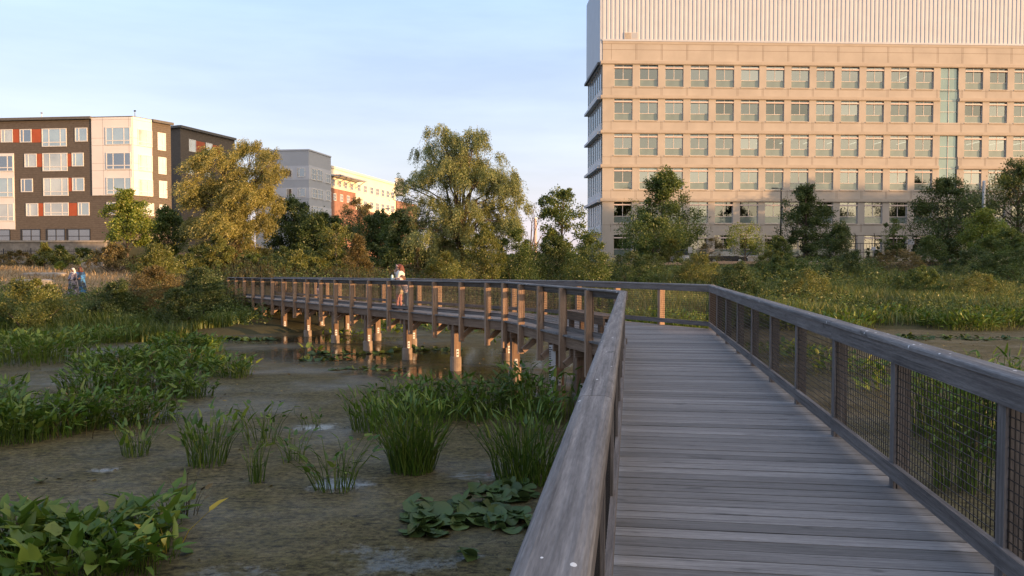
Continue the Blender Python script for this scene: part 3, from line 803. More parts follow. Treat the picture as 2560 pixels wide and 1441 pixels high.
for r, k in (((1090, 197, 1148, 323), 'T'), ((1095, 367, 1152, 488), 'T'), ((1100, 532, 1157, 653), 'T'), ((1103, 698, 1160, 780), 'T'), ((968, 684, 1066, 776), 'T')):
    win(ob, ap, off, rect(ob, c1(r)), k, AP[2], .0)
for r in ((-120, 870, 75, 962), (150, 868, 285, 966), (325, 866, 455, 968), (468, 866, 630, 970)):
    win(fw_, ap, off, rect(fw_, c1(r)), 'D', AP[3], .0, M['dark_steel'], .12)
for px in (84, 328, 374):
    u = fw_.uv(px, 300)[0]; p = fw_.a + fw_.e * min(u, fw_.L - .5) - fw_.n * 1.5
    b = MB(); b.tube([(p.x, p.y, zt - .1), (p.x, p.y, zt + .95)], [.05, .04], 6); b.box(p.x - .12, p.x + .12, p.y - .05, p.y + .05, zt + .8, zt + .95); b.build('roof_vent_pipe', M['steel'], ap, off)
# rear wing
a = xy(455, 136); cc = xy(590, 150.2); e = xy(424, 137.5); zt = 3.1 + 339 / 2050 * 136
off = (a[0], a[1], 5); wg = thing('apartment_wing', 'charcoal brick apartment wing in shade behind the golden willow', 'building', off)
fa = Wall(a, cc); fb = Wall(e, a)
b = MB(); prism(b, [e, a, cc, (cc[0] - 14, cc[1] + 4), (e[0] - 8, e[1] + 12)], 2, zt - .05); b.build('wall', M['dark_brick'], wg, off)
for w in (fa, fb): sl(w, (-.3, w.L, zt - .4, zt), -.05, .4, 'cornice', M['roof'], wg, off)
for r, k in (((1308, 243, 1357, 333), 'S'), ((1425, 268, 1471, 356), 'S'), ((1288, 398, 1338, 488), 'S'), ((1290, 560, 1332, 640), 'S'), ((1410, 420, 1455, 505), 'S')):
    win(fa, wg, off, rect(fa, c1(r)), k, AP[2])
for r in ((1358, 256, 1421, 342), (1472, 284, 1526, 366)): sl(fa, rect(fa, c1(r)), -.02, .03, 'red_panel', M['red_panel'], wg, off)
# grey-blue block
a = xy(773.7, 127); cc = xy(829, 135.6); e = xy(640, 128); zt = 3.1 + 279 / 2050 * 127
off = (a[0], a[1], 3); gb = thing('grey_building', 'pale grey-blue clad block between the two willows', 'building', off)
fa = Wall(e, a); fb = Wall(a, cc)
b = MB(); prism(b, [e, a, cc, (cc[0] - 8, cc[1] + 3), (e[0], e[1] + 10)], 2, zt); b.build('wall', M['grey_wall'], gb, off)
for w, L in ((fa, fa.L + .03), (fb, fb.L)):
    for y0, y1 in ((318, 415), (470, 545), (595, 660)):
        x = 915 if w is fa else 940
        r = c2((x, y0, x + 1, y1)); z1 = w.uv(r[0], r[1])[1]; z0 = w.uv(r[0], r[3])[1]
        sl(w, (0, L, z0, z1), -.02, .03 if w is fa else .034, 'cladding_band', M['grey_band'], gb, off)
    sl(w, (0, L, zt - .12, zt + .08), -.05, .10 if w is fa else .11, 'parapet', M['grey_band'], gb, off)
for r in ((755, 347, 806, 400), (838, 333, 895, 397), (765, 476, 806, 532), (843, 472, 899, 534), (865, 596, 902, 640)): win(fa, gb, off, rect(fa, c2(r)), 'S', AP[3], .03)
for r in ((938, 335, 972, 418), (976, 342, 1012, 424), (940, 474, 975, 545), (978, 480, 1015, 550), (1036, 372, 1065, 440), (1038, 488, 1067, 560), (944, 596, 1015, 650)): win(fb, gb, off, rect(fb, c2(r)), 'D', AP[3], .034)
# cream and brick block
a = xy(828, 165); cc = xy(990, 203); off = (a[0], a[1], 3); fa = Wall(a, cc); d_ = fa.e
cc2 = (cc[0] + d_.x * 14, cc[1] + d_.y * 14); fL = fa.L
cr = thing('cream_building', 'sunlit cream apartment block with red brick base and metal canopy', 'building', off)
zt = 22.3
b = MB(); prism(b, [a, cc, (cc[0] - 12, cc[1] + 3), (a[0] - 12, a[1] + 3)], 2, zt); b.build('wall', M['cream'], cr, off)
u887 = fa.uv(888, 480)[0]
sl(fa, (-.02, u887, 2, fa.uv(832, 471)[1]), -.05, .10, 'brick_base', M['red_brick'], cr, off)
sl(fa, (u887 + .01, fL + .03, 2, fa.uv(900, 526)[1]), -.05, .12, 'brick_base', M['red_brick'], cr, off)
sl(fa, (fL + .04, fL + 16, 2, 18.2), -9, .3, 'brick_wing', M['red_brick'], cr, off)
sl(fa, (0, fL, zt - .4, zt + .1), -.05, .2, 'parapet', M['cream'], cr, off)
sl(fa, (-.5, u887 + .6, 20.3, 20.55), .02, 2.4, 'canopy', M['steel'], cr, off)
b = MB()
for k in range(5):
    u = u887 * k / 4 + .02; p = fa.a + fa.e * u
    b.bar(p + fa.n * .02 + Vector((0, 0, 18.9)), p + fa.n * 2.2 + Vector((0, 0, 20.28)), .12, .12)
b.build('canopy_struts', M['steel'], cr, off)
wins = [(1080 + 42 * k, 408 + 10 * k, 1100 + 42 * k, 460 + 10 * k, .02) for k in range(4)] + [(1086 + 47 * k, 508 + 8 * k, 1106 + 47 * k, 560 + 7 * k, .10) for k in range(3)]
xs = (1268, 1311, 1355, 1395, 1433, 1467, 1500)
wins += [(x - 11, 443 + (x - 1268) * .23, x + 10, 497 + (x - 1268) * .22, .02) for x in xs] + [(x - 11, 552 + (x - 1268) * .17, x + 10, 605 + (x - 1268) * .15, .02) for x in xs]
for x0, y0, x1, y1, d in wins: win(fa, cr, off, rect(fa, c2((x0, y0, x1, y1))), 'D', AP[3], d, M['apt_frame'], .12)
b = MB(); prism(b, [xy(989, 205), xy(1010, 207), xy(1010, 212), xy(989, 212)], 20, 24.0); b.build('roof_plant', M['grey_wall'], cr, off)

# ------------------------------------------------------------------ small structures on the banks
a = xy(-140, 84.3); e = xy(262, 84.6); off = (e[0], e[1], 2.5); rw = thing('retaining_wall', 'long dark stone retaining wall below the apartment block', 'wall', off)
w = Wall(a, e); sl(w, (0, w.L, 1.8, 5.12), -.6, 0, 'stonework', M['wall_stone'], rw, off); sl(w, (-.1, w.L + .1, 5.124, 5.30), -.7, .12, 'coping', M['stone'], rw, off)
w2 = Wall(xy(-140, 84.0), xy(258, 84.2))
a = xy(-60, 72); e = xy(240, 72); z = gz(*e); off = (e[0], e[1], z); pf = thing('picket_fence', 'dark metal picket fence below the retaining wall', 'fence', off)
w = Wall(a, e); b = MB(); r = MB(); n = int(w.L / .16)
for k in range(n + 1):
    p = w.a + w.e * (w.L * k / n); q = gz(p.x, p.y); b.box(p.x - .012, p.x + .012, p.y - .012, p.y + .012, q, q + 1.55)
b.build('pickets', M['dark_steel'], pf, off)
w.slab(r, 0, w.L, z + 1.35, z + 1.40, .015, .04); w.slab(r, 0, w.L, z + .25, z + .30, .015, .04); r.build('rails', M['dark_steel'], pf, off)
for k in range(int(w.L / 2.4) + 1):
    p = w.a + w.e * (2.4 * k); b = MB(); q = gz(p.x, p.y); b.box(p.x - .04, p.x + .04, p.y + .02, p.y + .10, q - .1, q + 1.68); b.build('post', M['dark_steel'], pf, off)
def rough_box(name, label, cat, p, sx, sy, sz, rz, seed, m, jit=.06, group=None):
    o = thing(name, label, cat, p, rz, group); rr = random.Random(seed); bm_v = []; n = 7; v = []; f = []
    b = MB(); nu, nv = 16, 9
    for i in range(nv + 1):
        th = math.pi * i / nv
        for k in range(nu):
            a = 2 * math.pi * k / nu; x, y, z = math.sin(th) * math.cos(a), math.sin(th) * math.sin(a), math.cos(th)
            pw = .35; c = [math.copysign(abs(t_) ** pw, t_) for t_ in (x, y, z)]
            j = 1 + rr.uniform(-jit, jit)
            b.v.append((c[0] * sx / 2 * j, c[1] * sy / 2 * j, c[2] * sz / 2 * j + sz / 2 - .1)); b.g.append((a, th, 0))
    for i in range(nv):
        for k in range(nu):
            j = (k + 1) % nu; b.f.append([i * nu + k, (i + 1) * nu + k, (i + 1) * nu + j, i * nu + j])
    b.build(cat.replace(' ', '_') + '_body', m, o); return o
p = at(84, 706, 49); rough_box('granite_block', 'long pale granite block lying on the dry left bank', 'stone block', (p.x, p.y, gz(p.x, p.y) - .12), 2.3, .9, .62, .06, 1, M['stone'], .03)
p = at(112, 688, 53); rough_box('granite_slab', 'low flat granite slab behind the long granite block', 'stone block', (p.x, p.y, gz(p.x, p.y) - .15), 2.7, 1.0, .42, -.05, 2, M['stone'], .03)
p = at(236, 676, 59); rough_box('boulder', 'rounded pale boulder on the ridge right of two robed walkers', 'boulder', (p.x, p.y, gz(p.x, p.y) - .2), 1.5, 1.0, .75, .2, 3, M['stone'], .10)
p = at(485, 640, 66); z = gz(p.x, p.y); sh = thing('shed', 'small white flat-roofed shed half hidden by shrubs', 'shed', (p.x, p.y, z), .12)
b = MB(); b.box(-1.1, 1.1, 0, 2, -.2, 1.05); b.build('wall', M['white_panel'], sh)
b = MB(); b.box(-1.25, 1.25, -.15, 2.15, 1.053, 1.18); b.build('roof', M['roof'], sh)
b = MB(); b.box(.35, .95, -.03, .02, 0, .95); b.build('door', M['steel'], sh)
# timber guard rail along the top of the right bank
a = xy(1338, 78); e = xy(2620, 80); w = Wall(a, e); off = (a[0], a[1], gz(*a)); gr = thing('guard_rail', 'low timber guard rail along the top of the meadow bank', 'guard rail', off)
s = 0; k = 0
while s < w.L:
    p = w.a + w.e * s; z = gz(p.x, p.y); b = MB(); b.bar((p.x, p.y, z - .3), (p.x, p.y, z + .78), .24, .24, w.n); b.build('post', M['fence_wood'], gr, off)
    s2 = min(s + 3.62, w.L); q = w.a + w.e * s2; zq = gz(q.x, q.y)
    b = MB(); b.bar(p + w.n * .19 + Vector((0, 0, z + .60)), q + w.n * .19 + Vector((0, 0, zq + .60)), .12, .26); b.build('rail', M['fence_wood'], gr, off); s += 3.62
# black security fence before the office block
a = xy(2090, 94); e = xy(2330, 94.5); w = Wall(a, e); off = (a[0], a[1], 2.85); sf = thing('security_fence', 'tall black steel fence in front of the office ground floor', 'fence', off)
n = int(w.L / 2.2)
for k in range(n + 1):
    p = w.a + w.e * (w.L * k / n); b = MB(); b.bar((p.x, p.y, 2.8), (p.x, p.y, 6.0), .08, .08, w.n); b.bar((p.x, p.y, 6.0), (p.x - .25, p.y - .35, 6.35), .06, .06, w.n); b.build('post', M['dark_steel'], sf, off)
for z in (6.1, 5.2, 4.2, 3.1):
    b = MB(); w.slab(b, 0, w.L, z - .035, z + .035, -.02, .03); b.build('rail', M['dark_steel'], sf, off)
b = MB(); n = int(w.L / .35)
for k in range(n + 1): w.slab(b, w.L * k / n - .012, w.L * k / n + .012, 2.85, 5.2, .035, .055)
b.build('pickets', M['dark_steel'], sf, off)
# meter boxes on the office wall side of the fence
for px, py, s, lb_ in ((2303 - 25, 605, .6, 'white utility box on a post beside the black security fence'), (2184, 622, .4, 'small white sign box low on the black security fence')):
    p = at(px, py, 93.2); b = MB(); o = thing('utility_box', lb_, 'utility box', (p.x, p.y, 2.85)); b.box(-s / 2, s / 2, -.12, .12, p.z - s / 2 - 2.85, p.z + s / 2 - 2.85); b.build('cabinet', M['white_metal'], o); b = MB(); b.box(-.04, .04, -.04, .04, 0, p.z - s / 2 - 2.855); b.build('post', M['steel'], o)
# lamp posts and poles
def lamp(px, ytop, Y, label, arm, name='street_lamp'):
    p = at(px, ytop, Y); z = gz(p.x, p.y); h = p.z - z; o = thing(name, label, 'street lamp', (p.x, p.y, z))
    b = MB(); b.tube([(0, 0, 0), (0, 0, h * .5), (0, 0, h)], [.11, .09, .07], 8); b.tube([(0, 0, 0), (0, 0, .5)], [.2, .2], 8); b.build('pole', M['dark_steel'], o)
    b = MB(); b.bar((0, 0, h - .08), (arm * .55, 0, h - .03), .07, .07); b.build('arm', M['dark_steel'], o)
    b = MB(); b.prof((arm * .45, 0, h - .02), (arm * 1.05, 0, h + .0), [(-.17, -.05), (.17, -.05), (.12, .06), (-.12, .06)]); b.build('lamp_head', M['dark_steel'], o); return o
lamp(1953, 471, 92, 'tall dark street lamp in front of the office windows', -1)
lamp(955, 522, 110, 'dark street lamp poking above shrubs by the cream block', 1)
p = at(2460, 455, 84); z = gz(p.x, p.y); o = thing('utility_pole', 'pale grey utility pole between dark trees by the office', 'pole', (p.x, p.y, z)); b = MB(); b.tube([(0, 0, -.2), (0, 0, p.z - z)], [.19, .15], 10); b.build('shaft', M['steel'], o); b = MB(); b.tube([(0, 0, p.z - z), (0, 0, p.z - z + .12)], [.17, .08], 10); b.build('top_cap', M['steel'], o)
p = at(1725, 618, 84); z = gz(p.x, p.y); o = thing('sign_post', 'thin metal sign post beside the parked silver car', 'sign', (p.x, p.y, z)); b = MB(); b.tube([(0, 0, 0), (0, 0, p.z - z)], [.04, .04], 6); b.build('post', M['steel'], o); b = MB(); b.box(-.22, .22, -.07, -.045, p.z - z - .62, p.z - z - .02); b.build('sign_plate', M['steel'], o)
p = at(1338, 548, 250); o = thing('chimney', 'distant pale pink chimney seen past the tall willow', 'chimney', (p.x, p.y, 2)); b = MB(); h = p.z - 2; b.tube([(0, 0, 0), (0, 0, h * .7), (0, 0, h)], [.55, .5, .48], 14); b.build('stack', plain('pink_brick', (.46, .36, .33), .9, .1), o); b = MB(); b.tube([(0, 0, h), (0, 0, h + .5)], [.62, .62], 14); b.build('rim', M['white_panel'], o)
p = at(642, 680, 58); z = gz(p.x, p.y); o = thing('marker_post', 'short pale blue marker post on the dry grass strip', 'post', (p.x, p.y, z)); b = MB(); b.tube([(0, 0, -.1), (0, 0, .75), (0, 0, .85)], [.07, .06, .02], 8); b.build('shaft', plain('pale_blue_paint', (.35, .45, .55), .6, .3), o); b = MB(); b.tube([(0, 0, .0), (0, 0, .12)], [.14, .12], 8); b.build('base', M['concrete'], o)

# ------------------------------------------------------------------ parked cars
M['silver'] = plain('silver_paint', (.55, .55, .56), .3, .5, .03, 1., .4); M['black_paint'] = plain('black_paint', (.02, .02, .023), .45, .3, .03, 1.); M['tyre'] = plain('tyre', (.02, .02, .02), .9, .2); M['car_glass'] = pane('car_glass', (.03, .035, .04), .10); M['red_lamp'] = plain('tail_lamp_lens', (.4, .02, .02), .3, .5); M['clear_lamp'] = plain('headlamp_lens', (.7, .7, .68), .2, .5)
def car(label, p, rz, paint, H, L=4.5, suv=True):
    o = thing('parked_car', label, 'car', p, rz, 'cars parked before the office block'); Wd = 1.8
    hood = .95 if suv else .85; x0, x1 = -L / 2, L / 2
    lower = [(x0, .35), (x0 + .05, hood), (x1 - 1.25, hood + .03), (x1 - .1, hood - .15), (x1, .6), (x1 - .02, .3)]
    def body(prof, hw, taper=0):
        b = MB(); n = len(prof); b.v = [(x, -hw + taper * (z - hood), z) for x, z in prof] + [(x, hw - taper * (z - hood), z) for x, z in prof]; b.g = [(0, 0, 0)] * (2 * n)
        for i in range(n): j = (i + 1) % n; b.f.append([i, j, n + j, n + i])
        b.f.append(list(range(n))[::-1]); b.f.append([n + i for i in range(n)]); return b
    body(lower, Wd / 2).build('body', paint, o)
    cab = [(x0 + .12, hood + .004), (x0 + (.25 if suv else .9), H - .06), (x0 + .6 + (0 if suv else .6), H), (x1 - 2.0, H - .02), (x1 - 1.3, hood + .034)]
    cb = body(cab, Wd / 2 - .08, .22).build('cabin', M['car_glass'], o)
    rf = [(x0 + (.25 if suv else .9), H - .05), (x0 + .6 + (0 if suv else .6), H + .02), (x1 - 2.0, H + .0), (x1 - 1.95, H - .08)]
    body(rf, Wd / 2 - .09, .22).build('roof', paint, o)
    for x in (x0 + .85, x1 - .9):
        for s in (-1, 1):
            b = MB(); b.tube([(x, s * (Wd / 2 - .2), .33), (x, s * (Wd / 2 + .02), .33)], [.33, .33], 16); w_ = b.build('wheel', M['tyre'], o); b = MB(); b.tube([(x, s * (Wd / 2 + .02), .33), (x, s * (Wd / 2 + .03), .33)], [.2, .19], 12); b.build('rim', M['steel'], w_)
    for s in (-1, 1):
        b = MB(); b.box(x0 - .02, x0 + .1, s * .72 - .12, s * .72 + .12, .72, .9); b.build('tail_light', M['red_lamp'], o)
        b = MB(); b.box(x1 - .14, x1 + .01, s * .68 - .16, s * .68 + .16, .62, .74); b.build('headlight', M['clear_lamp'], o)
    return o
p = xy(1700, 90); car('silver hatchback parked behind the guard rail, nearest the corner trees', (p[0], p[1], 2.865), math.radians(-100), M['silver'], 1.62)
p = xy(1812, 91); car('dark low car parked behind the bare pink shrub', (p[0], p[1], 2.865), math.radians(3), M['black_paint'], 1.4, 4.6, False)
p = xy(2030, 92); car('black car parked behind the dark tree near the fence', (p[0], p[1], 2.865), math.radians(182), M['black_paint'], 1.5, 4.5, True)
# ------------------------------------------------------------------ people
M['skin'] = plain('skin', (.48, .30, .22), .6, .3, .05, 8.); M['skin_dark'] = plain('dark_skin', (.10, .06, .045), .6, .3, .05, 8.)
M['hair_red'] = plain('auburn_hair', (.11, .035, .022), .6, .3, .3, 25.); M['hair_brown'] = plain('brown_hair', (.10, .05, .03), .6, .3, .3, 25.); M['hair_black'] = plain('dark_hair', (.02, .016, .014), .6, .3, .3, 25.)
M['knit'] = plain('white_knit', (.55, .52, .48), .9, .1, .05, 12.); M['shorts'] = plain('sand_cotton', (.50, .40, .27), .9, .1, .1, 9.); M['grey_cloth'] = plain('grey_cloth', (.20, .21, .22), .9, .1, .1, 9.)
M['pink_legs'] = plain('pink_leggings', (.50, .24, .22), .9, .1, .12, 14.); M['denim'] = plain('denim', (.10, .15, .20), .9, .1, .15, 12.); M['shoe'] = plain('black_shoes', (.02, .02, .022), .7, .3)
M['dark_cloth'] = plain('dark_cloth', (.025, .025, .035), .9, .1, .2, 6.); M['lens'] = plain('dark_lens', (.015, .015, .015), .2, .5); M['pink_band'] = plain('pink_hairband', (.65, .38, .34), .7, .2)
def check(name, c1_, c2_, sc):
    t = NT(name); k = t.n('ShaderNodeTexChecker'); k.inputs['Scale'].default_value = sc; k.inputs[1].default_value = (*c1_, 1); k.inputs[2].default_value = (*c2_, 1); t.l(t.obj(), k.inputs[0]); return t.done(t.bsdf(k.outputs[0], .9, .1))
M['plaid'] = check('pink_plaid', (.55, .32, .30), (.62, .58, .55), 22.); M['plaid_dark'] = check('red_white_check', (.45, .16, .15), (.62, .56, .52), 24.)
t = NT('patterned_robe'); n_ = t.noise(t.mapping(t.obj(), (6, 6, 4)), 1., 3, .6); M['robe'] = t.done(t.bsdf(t.ramp(n_, [(.40, (.06, .055, .07)), (.50, (.17, .155, .20)), (.58, (.30, .275, .29))]), .9, .1))
t = NT('blue_robe'); n_ = t.noise(t.mapping(t.obj(), (3, 3, 2)), 1., 2, .5); M['blue_robe'] = t.done(t.bsdf(t.ramp(n_, [(.42, (.02, .035, .07)), (.52, (.05, .16, .36)), (.62, (.08, .26, .55))]), .9, .1))
M['scarf_white'] = plain('white_scarf', (.48, .46, .46), .9, .1, .06, 8.); M['scarf_red'] = plain('dark_red_scarf', (.10, .035, .03), .9, .1, .2, 8.)
M['bottle'] = plain('pale_blue_bottle', (.42, .56, .60), .3, .5, .05, 8.)

def skin_mesh(name, caps, m, parent, vox, balls=()):
    """tapered limbs and rounded masses fused into one continuous surface"""
    b = MB()
    for p0, r0, p1, r1 in caps:
        p0 = Vector(p0); p1 = Vector(p1); a = (p1 - p0)
        if a.length < 1e-4: continue
        a = a.normalized(); pts = [p0 - a * r0 * .92, p0 - a * r0 * .55, p0]; rr = [r0 * .3, r0 * .82, r0]
        pts += [p0.lerp(p1, .5)]; rr += [(r0 + r1) / 2]
        pts += [p1, p1 + a * r1 * .55, p1 + a * r1 * .92]; rr += [r1, r1 * .82, r1 * .3]
        b.tube(pts, rr, 10)
    for c, r, sx, sy, sz in balls: b.ball(c, r, 12, 8, sx, sy, sz)
    o = b.build(name, m, parent)
    md = o.modifiers.new('fuse', 'REMESH'); md.mode = 'VOXEL'; md.voxel_size = vox; md.use_smooth_shade = True
    sm = o.modifiers.new('smooth', 'SMOOTH'); sm.iterations = 3; sm.factor = .5
    return o
def hand(w, dirv, side, s=1.0, curl=.5):
    """palm, four fingers and a thumb as limbs starting at the wrist"""
    w = Vector(w); d = Vector(dirv).normalized(); sd = Vector(side).normalized(); n = d.cross(sd).normalized(); k = s; L = []
    L.append((w, .024 * k, w + d * .07 * k, .03 * k))
    for i, ln in enumerate((.068, .078, .072, .056)):
        b = w + d * .09 * k + sd * (.030 - .020 * i) * k; m = b + d * ln * .5 * k - n * curl * .012 * k; e = m + (d * (1 - curl * .6) - n * curl).normalized() * ln * .5 * k
        L += [(b - d * .03 * k, .0105 * k, m, .0095 * k), (m, .0095 * k, e, .008 * k)]
    b = w + d * .03 * k + sd * .03 * k; m = b + (d + sd).normalized() * .035 * k; e = m + (d * 1.2 + sd * .3 - n * .3).normalized() * .03 * k
    L += [(b, .012 * k, m, .011 * k), (m, .011 * k, e, .009 * k)]; return L
def head(root, c, r, skin, fwd=(0, 1, 0), glasses=False):
    """eyes, brows and lips as parts; the skull, nose and ears are in the body surface"""
    c = Vector(c); f = Vector(fwd).normalized(); s = f.cross(Vector((0, 0, 1))).normalized(); u = s.cross(f)
    b = MB()
    for k in (-1, 1): b.ball(c + f * r * .80 + s * k * r * .34 + u * r * .02, r * .14, 8, 6)
    b.build('eyes', M['lens'], root)
    b = MB(); b.ball(c + f * r * .90 - u * r * .50, r * .16, 8, 6, 1.5, .6, .5); b.build('mouth', M['pink_legs'], root)
def head_balls(c, r, fwd=(0, 1, 0)):
    c = Vector(c); f = Vector(fwd).normalized(); s = f.cross(Vector((0, 0, 1))).normalized(); u = s.cross(f)
    return [(c, r, .82, .95, 1.18), (c - u * r * .45 + f * r * .22, r * .7, .85, .9, .9), (c + f * r * .98 - u * r * .16, r * .17, .8, 1, 1.3), (c + s * r * .84 - u * r * .1, r * .2, .5, .9, 1.4), (c - s * r * .84 - u * r * .1, r * .2, .5, .9, 1.4)]
def face_rot(dx, dy): return math.atan2(-dx, dy)

# woman by the railing, hand raised to her mouth
fp = Lb + Cd * 7.72 + Cn * .42; fp.z = -drop(fp)
wo_ = thing('person', 'woman with auburn hair and white knit top raising a hand to her face', 'person', (fp.x, fp.y, DZ + .003 + fp.z), face_rot(-.93, .05))
hc = (0, .07, 1.475)
arms = [((.165, 0, 1.30), .05, (.20, .13, 1.07), .042), ((.20, .13, 1.07), .040, (.075, .20, 1.31), .028), ((-.165, 0, 1.30), .05, (-.20, .06, 1.05), .042), ((-.20, .06, 1.05), .040, (-.08, .24, 1.09), .028)]
legs = [((.085, 0, .84), .088, (.095, .03, .46), .06), ((.095, .03, .46), .058, (.09, 0, .09), .036), ((-.085, 0, .84), .088, (-.10, .08, .47), .06), ((-.10, .08, .47), .058, (-.09, .10, .09), .036)]
feet = [((.09, -.03, .045), .042, (.10, .15, .035), .035), ((-.09, .07, .045), .042, (-.10, .25, .035), .035)]
torso = [((0, 0, .90), .13, (0, 0, 1.06), .115), ((0, 0, 1.06), .115, (0, 0, 1.26), .135), ((-.13, 0, 1.29), .06, (.13, 0, 1.29), .06), ((0, .02, 1.32), .055, (0, .05, 1.42), .05)]
skin_mesh('body', torso + arms + legs + feet + hand((.075, .20, 1.31), (-.35, -.35, .9), (0, 1, .3), 1, .7) + hand((-.08, .24, 1.09), (.8, .5, -.05), (1, 0, 0), 1, .4), M['skin'], wo_, .009, head_balls(hc, .098))
head(wo_, hc, .098, M['skin'])
skin_mesh('top', [(a, r * 1.18, b, r2 * 1.22) for a, r, b, r2 in torso[:3]] + [(a, r * 1.25, b, r2 * 1.3) for a, r, b, r2 in arms], M['knit'], wo_, .014)
skin_mesh('shorts', [((0, 0, .80), .165, (0, 0, .93), .145), ((.085, 0, .80), .11, (.095, .02, .60), .105), ((-.085, 0, .80), .11, (-.095, .05, .60), .105)], M['shorts'], wo_, .014)
skin_mesh('leggings', [(a, r * 1.12, b, r2 * 1.15) for a, r, b, r2 in legs], M['pink_legs'], wo_, .012)
skin_mesh('shoes', [(a, r * 1.2, b, r2 * 1.25) for a, r, b, r2 in feet], M['shoe'], wo_, .012)
skin_mesh('hair', [((0, -.02, 1.50), .10, (0, -.075, 1.38), .085), ((0, -.08, 1.38), .085, (0, -.10, 1.26), .06), ((.07, -.02, 1.46), .045, (.085, -.01, 1.30), .03), ((-.07, -.02, 1.46), .045, (-.085, -.01, 1.30), .03)], M['hair_red'], wo_, .012, [((0, .035, 1.51), .108, .9, .95, 1.0)])
b = MB(); b.tube([(-.095, .06, 1.53), (-.07, .12, 1.56), (0, .145, 1.575), (.07, .12, 1.56), (.095, .06, 1.53)], [.016] * 5, 8); b.build('hairband', M['pink_band'], wo_)
b = MB()
for k in (-1, 1): b.ball((.038 * k, .17, 1.475), .03, 10, 6, 1, .35, .8)
b.bar((-.02, .178, 1.48), (.02, .178, 1.48), .008, .008); b.bar((-.066, .16, 1.48), (-.088, .06, 1.485), .008, .01); b.bar((.066, .16, 1.48), (.088, .06, 1.485), .008, .01); b.build('sunglasses', M['lens'], wo_)
skin_mesh('waist_bag', [((.02, .12, .86), .10, (.0, .13, .98), .10), ((-.12, .05, .93), .06, (.12, .05, .93), .06)], M['grey_cloth'], wo_, .016)

# child in plaid shirt leaning on the railing
fp = Lb + Cd * 7.22 + Cn * .42; fp.z = -drop(fp)
ch = thing('person', 'brown-haired child in plaid shirt and jeans resting folded arms on the railing', 'person', (fp.x, fp.y, DZ + .003 + fp.z), face_rot(-Cn.x, -Cn.y))
hc = (0, .19, 1.10)
torso = [((0, -.02, .62), .10, (0, .04, .78), .10), ((0, .04, .78), .10, (0, .12, .92), .105), ((-.10, .12, .94), .05, (.10, .12, .94), .05), ((0, .14, .96), .045, (0, .18, 1.03), .043)]
arms = [((.13, .13, .94), .042, (.20, .33, 1.085), .035), ((.20, .33, 1.085), .034, (-.02, .42, 1.105), .024), ((-.13, .13, .94), .042, (-.20, .33, 1.085), .035), ((-.20, .33, 1.085), .034, (.03, .36, 1.115), .024)]
legs = [((.065, -.03, .58), .068, (.07, .0, .32), .05), ((.07, .0, .32), .048, (.07, -.03, .07), .032), ((-.065, -.03, .58), .068, (-.07, .01, .32), .05), ((-.07, .01, .32), .048, (-.07, .0, .07), .032)]
feet = [((.07, -.05, .035), .033, (.075, .09, .028), .028), ((-.07, -.02, .035), .033, (-.075, .12, .028), .028)]
skin_mesh('body', torso + arms + legs + feet + hand((-.02, .42, 1.105), (-1, .1, .0), (0, 1, 0), .75, .3) + hand((.03, .36, 1.115), (1, -.1, 0), (0, 1, 0), .75, .3), M['skin'], ch, .009, head_balls(hc, .088, (-.5, .8, -.15)))
head(ch, hc, .088, M['skin'], (-.5, .8, -.15))
skin_mesh('shirt', [(a, r * 1.16, b, r2 * 1.16) for a, r, b, r2 in torso[:3]] + [(arms[0][0], .054, arms[0][2], .045), (arms[2][0], .054, arms[2][2], .045)], M['plaid'], ch, .012)
skin_mesh('jeans', [((0, -.02, .60), .115, (0, -.02, .66), .11)] + [(a, r * 1.18, b, r2 * 1.25) for a, r, b, r2 in legs], M['denim'], ch, .012)
skin_mesh('shoes', [(a, r * 1.2, b, r2 * 1.25) for a, r, b, r2 in feet], M['shoe'], ch, .012)
skin_mesh('hair', [((0, .12, 1.12), .085, (0, .09, 1.02), .06)], M['hair_brown'], ch, .012, [((.01, .165, 1.135), .098, .92, .98, .95)])

# small child further along, by the far railing
fp = Rc + Cd * 25.8 - Cn * .45; fp.z = -drop(fp)
c2_ = thing('person', 'small child in dark top and checked shorts half hidden behind boardwalk posts', 'person', (fp.x, fp.y, DZ + .003 + fp.z), face_rot(.5, .8))
hc = (0, .10, .93)
torso = [((0, 0, .50), .095, (0, .02, .64), .095), ((0, .02, .64), .095, (0, .06, .76), .10), ((-.10, .06, .78), .045, (.10, .06, .78), .045), ((0, .07, .79), .04, (0, .09, .87), .04)]
arms = [((.12, .06, .78), .038, (.15, .20, .66), .032), ((.15, .20, .66), .031, (.09, .32, .74), .022), ((-.12, .06, .78), .038, (-.15, .20, .66), .032), ((-.15, .20, .66), .031, (-.09, .32, .74), .022)]
legs = [((.06, 0, .47), .062, (.075, .02, .26), .045), ((.075, .02, .26), .044, (.08, -.02, .06), .03), ((-.06, 0, .47), .062, (-.085, .05, .26), .045), ((-.085, .05, .26), .044, (-.10, .05, .06), .03)]
feet = [((.08, -.04, .032), .03, (.085, .08, .026), .026), ((-.10, .03, .032), .03, (-.105, .15, .026), .026)]
skin_mesh('body', torso + arms + legs + feet + hand((.09, .32, .74), (0, 1, .2), (1, 0, 0), .65) + hand((-.09, .32, .74), (0, 1, .2), (-1, 0, 0), .65), M['skin'], c2_, .009, head_balls(hc, .085))
head(c2_, hc, .085, M['skin'])
skin_mesh('shirt', [(a, r * 1.18, b, r2 * 1.18) for a, r, b, r2 in torso[:3]] + [(a, r * 1.25, b, r2 * 1.25) for a, r, b, r2 in arms], M['dark_cloth'], c2_, .012)
skin_mesh('shorts', [((0, 0, .47), .125, (0, 0, .53), .11), ((.062, 0, .45), .085, (.072, .01, .29), .085), ((-.062, 0, .45), .085, (-.08, .03, .29), .085)], M['plaid_dark'], c2_, .012)
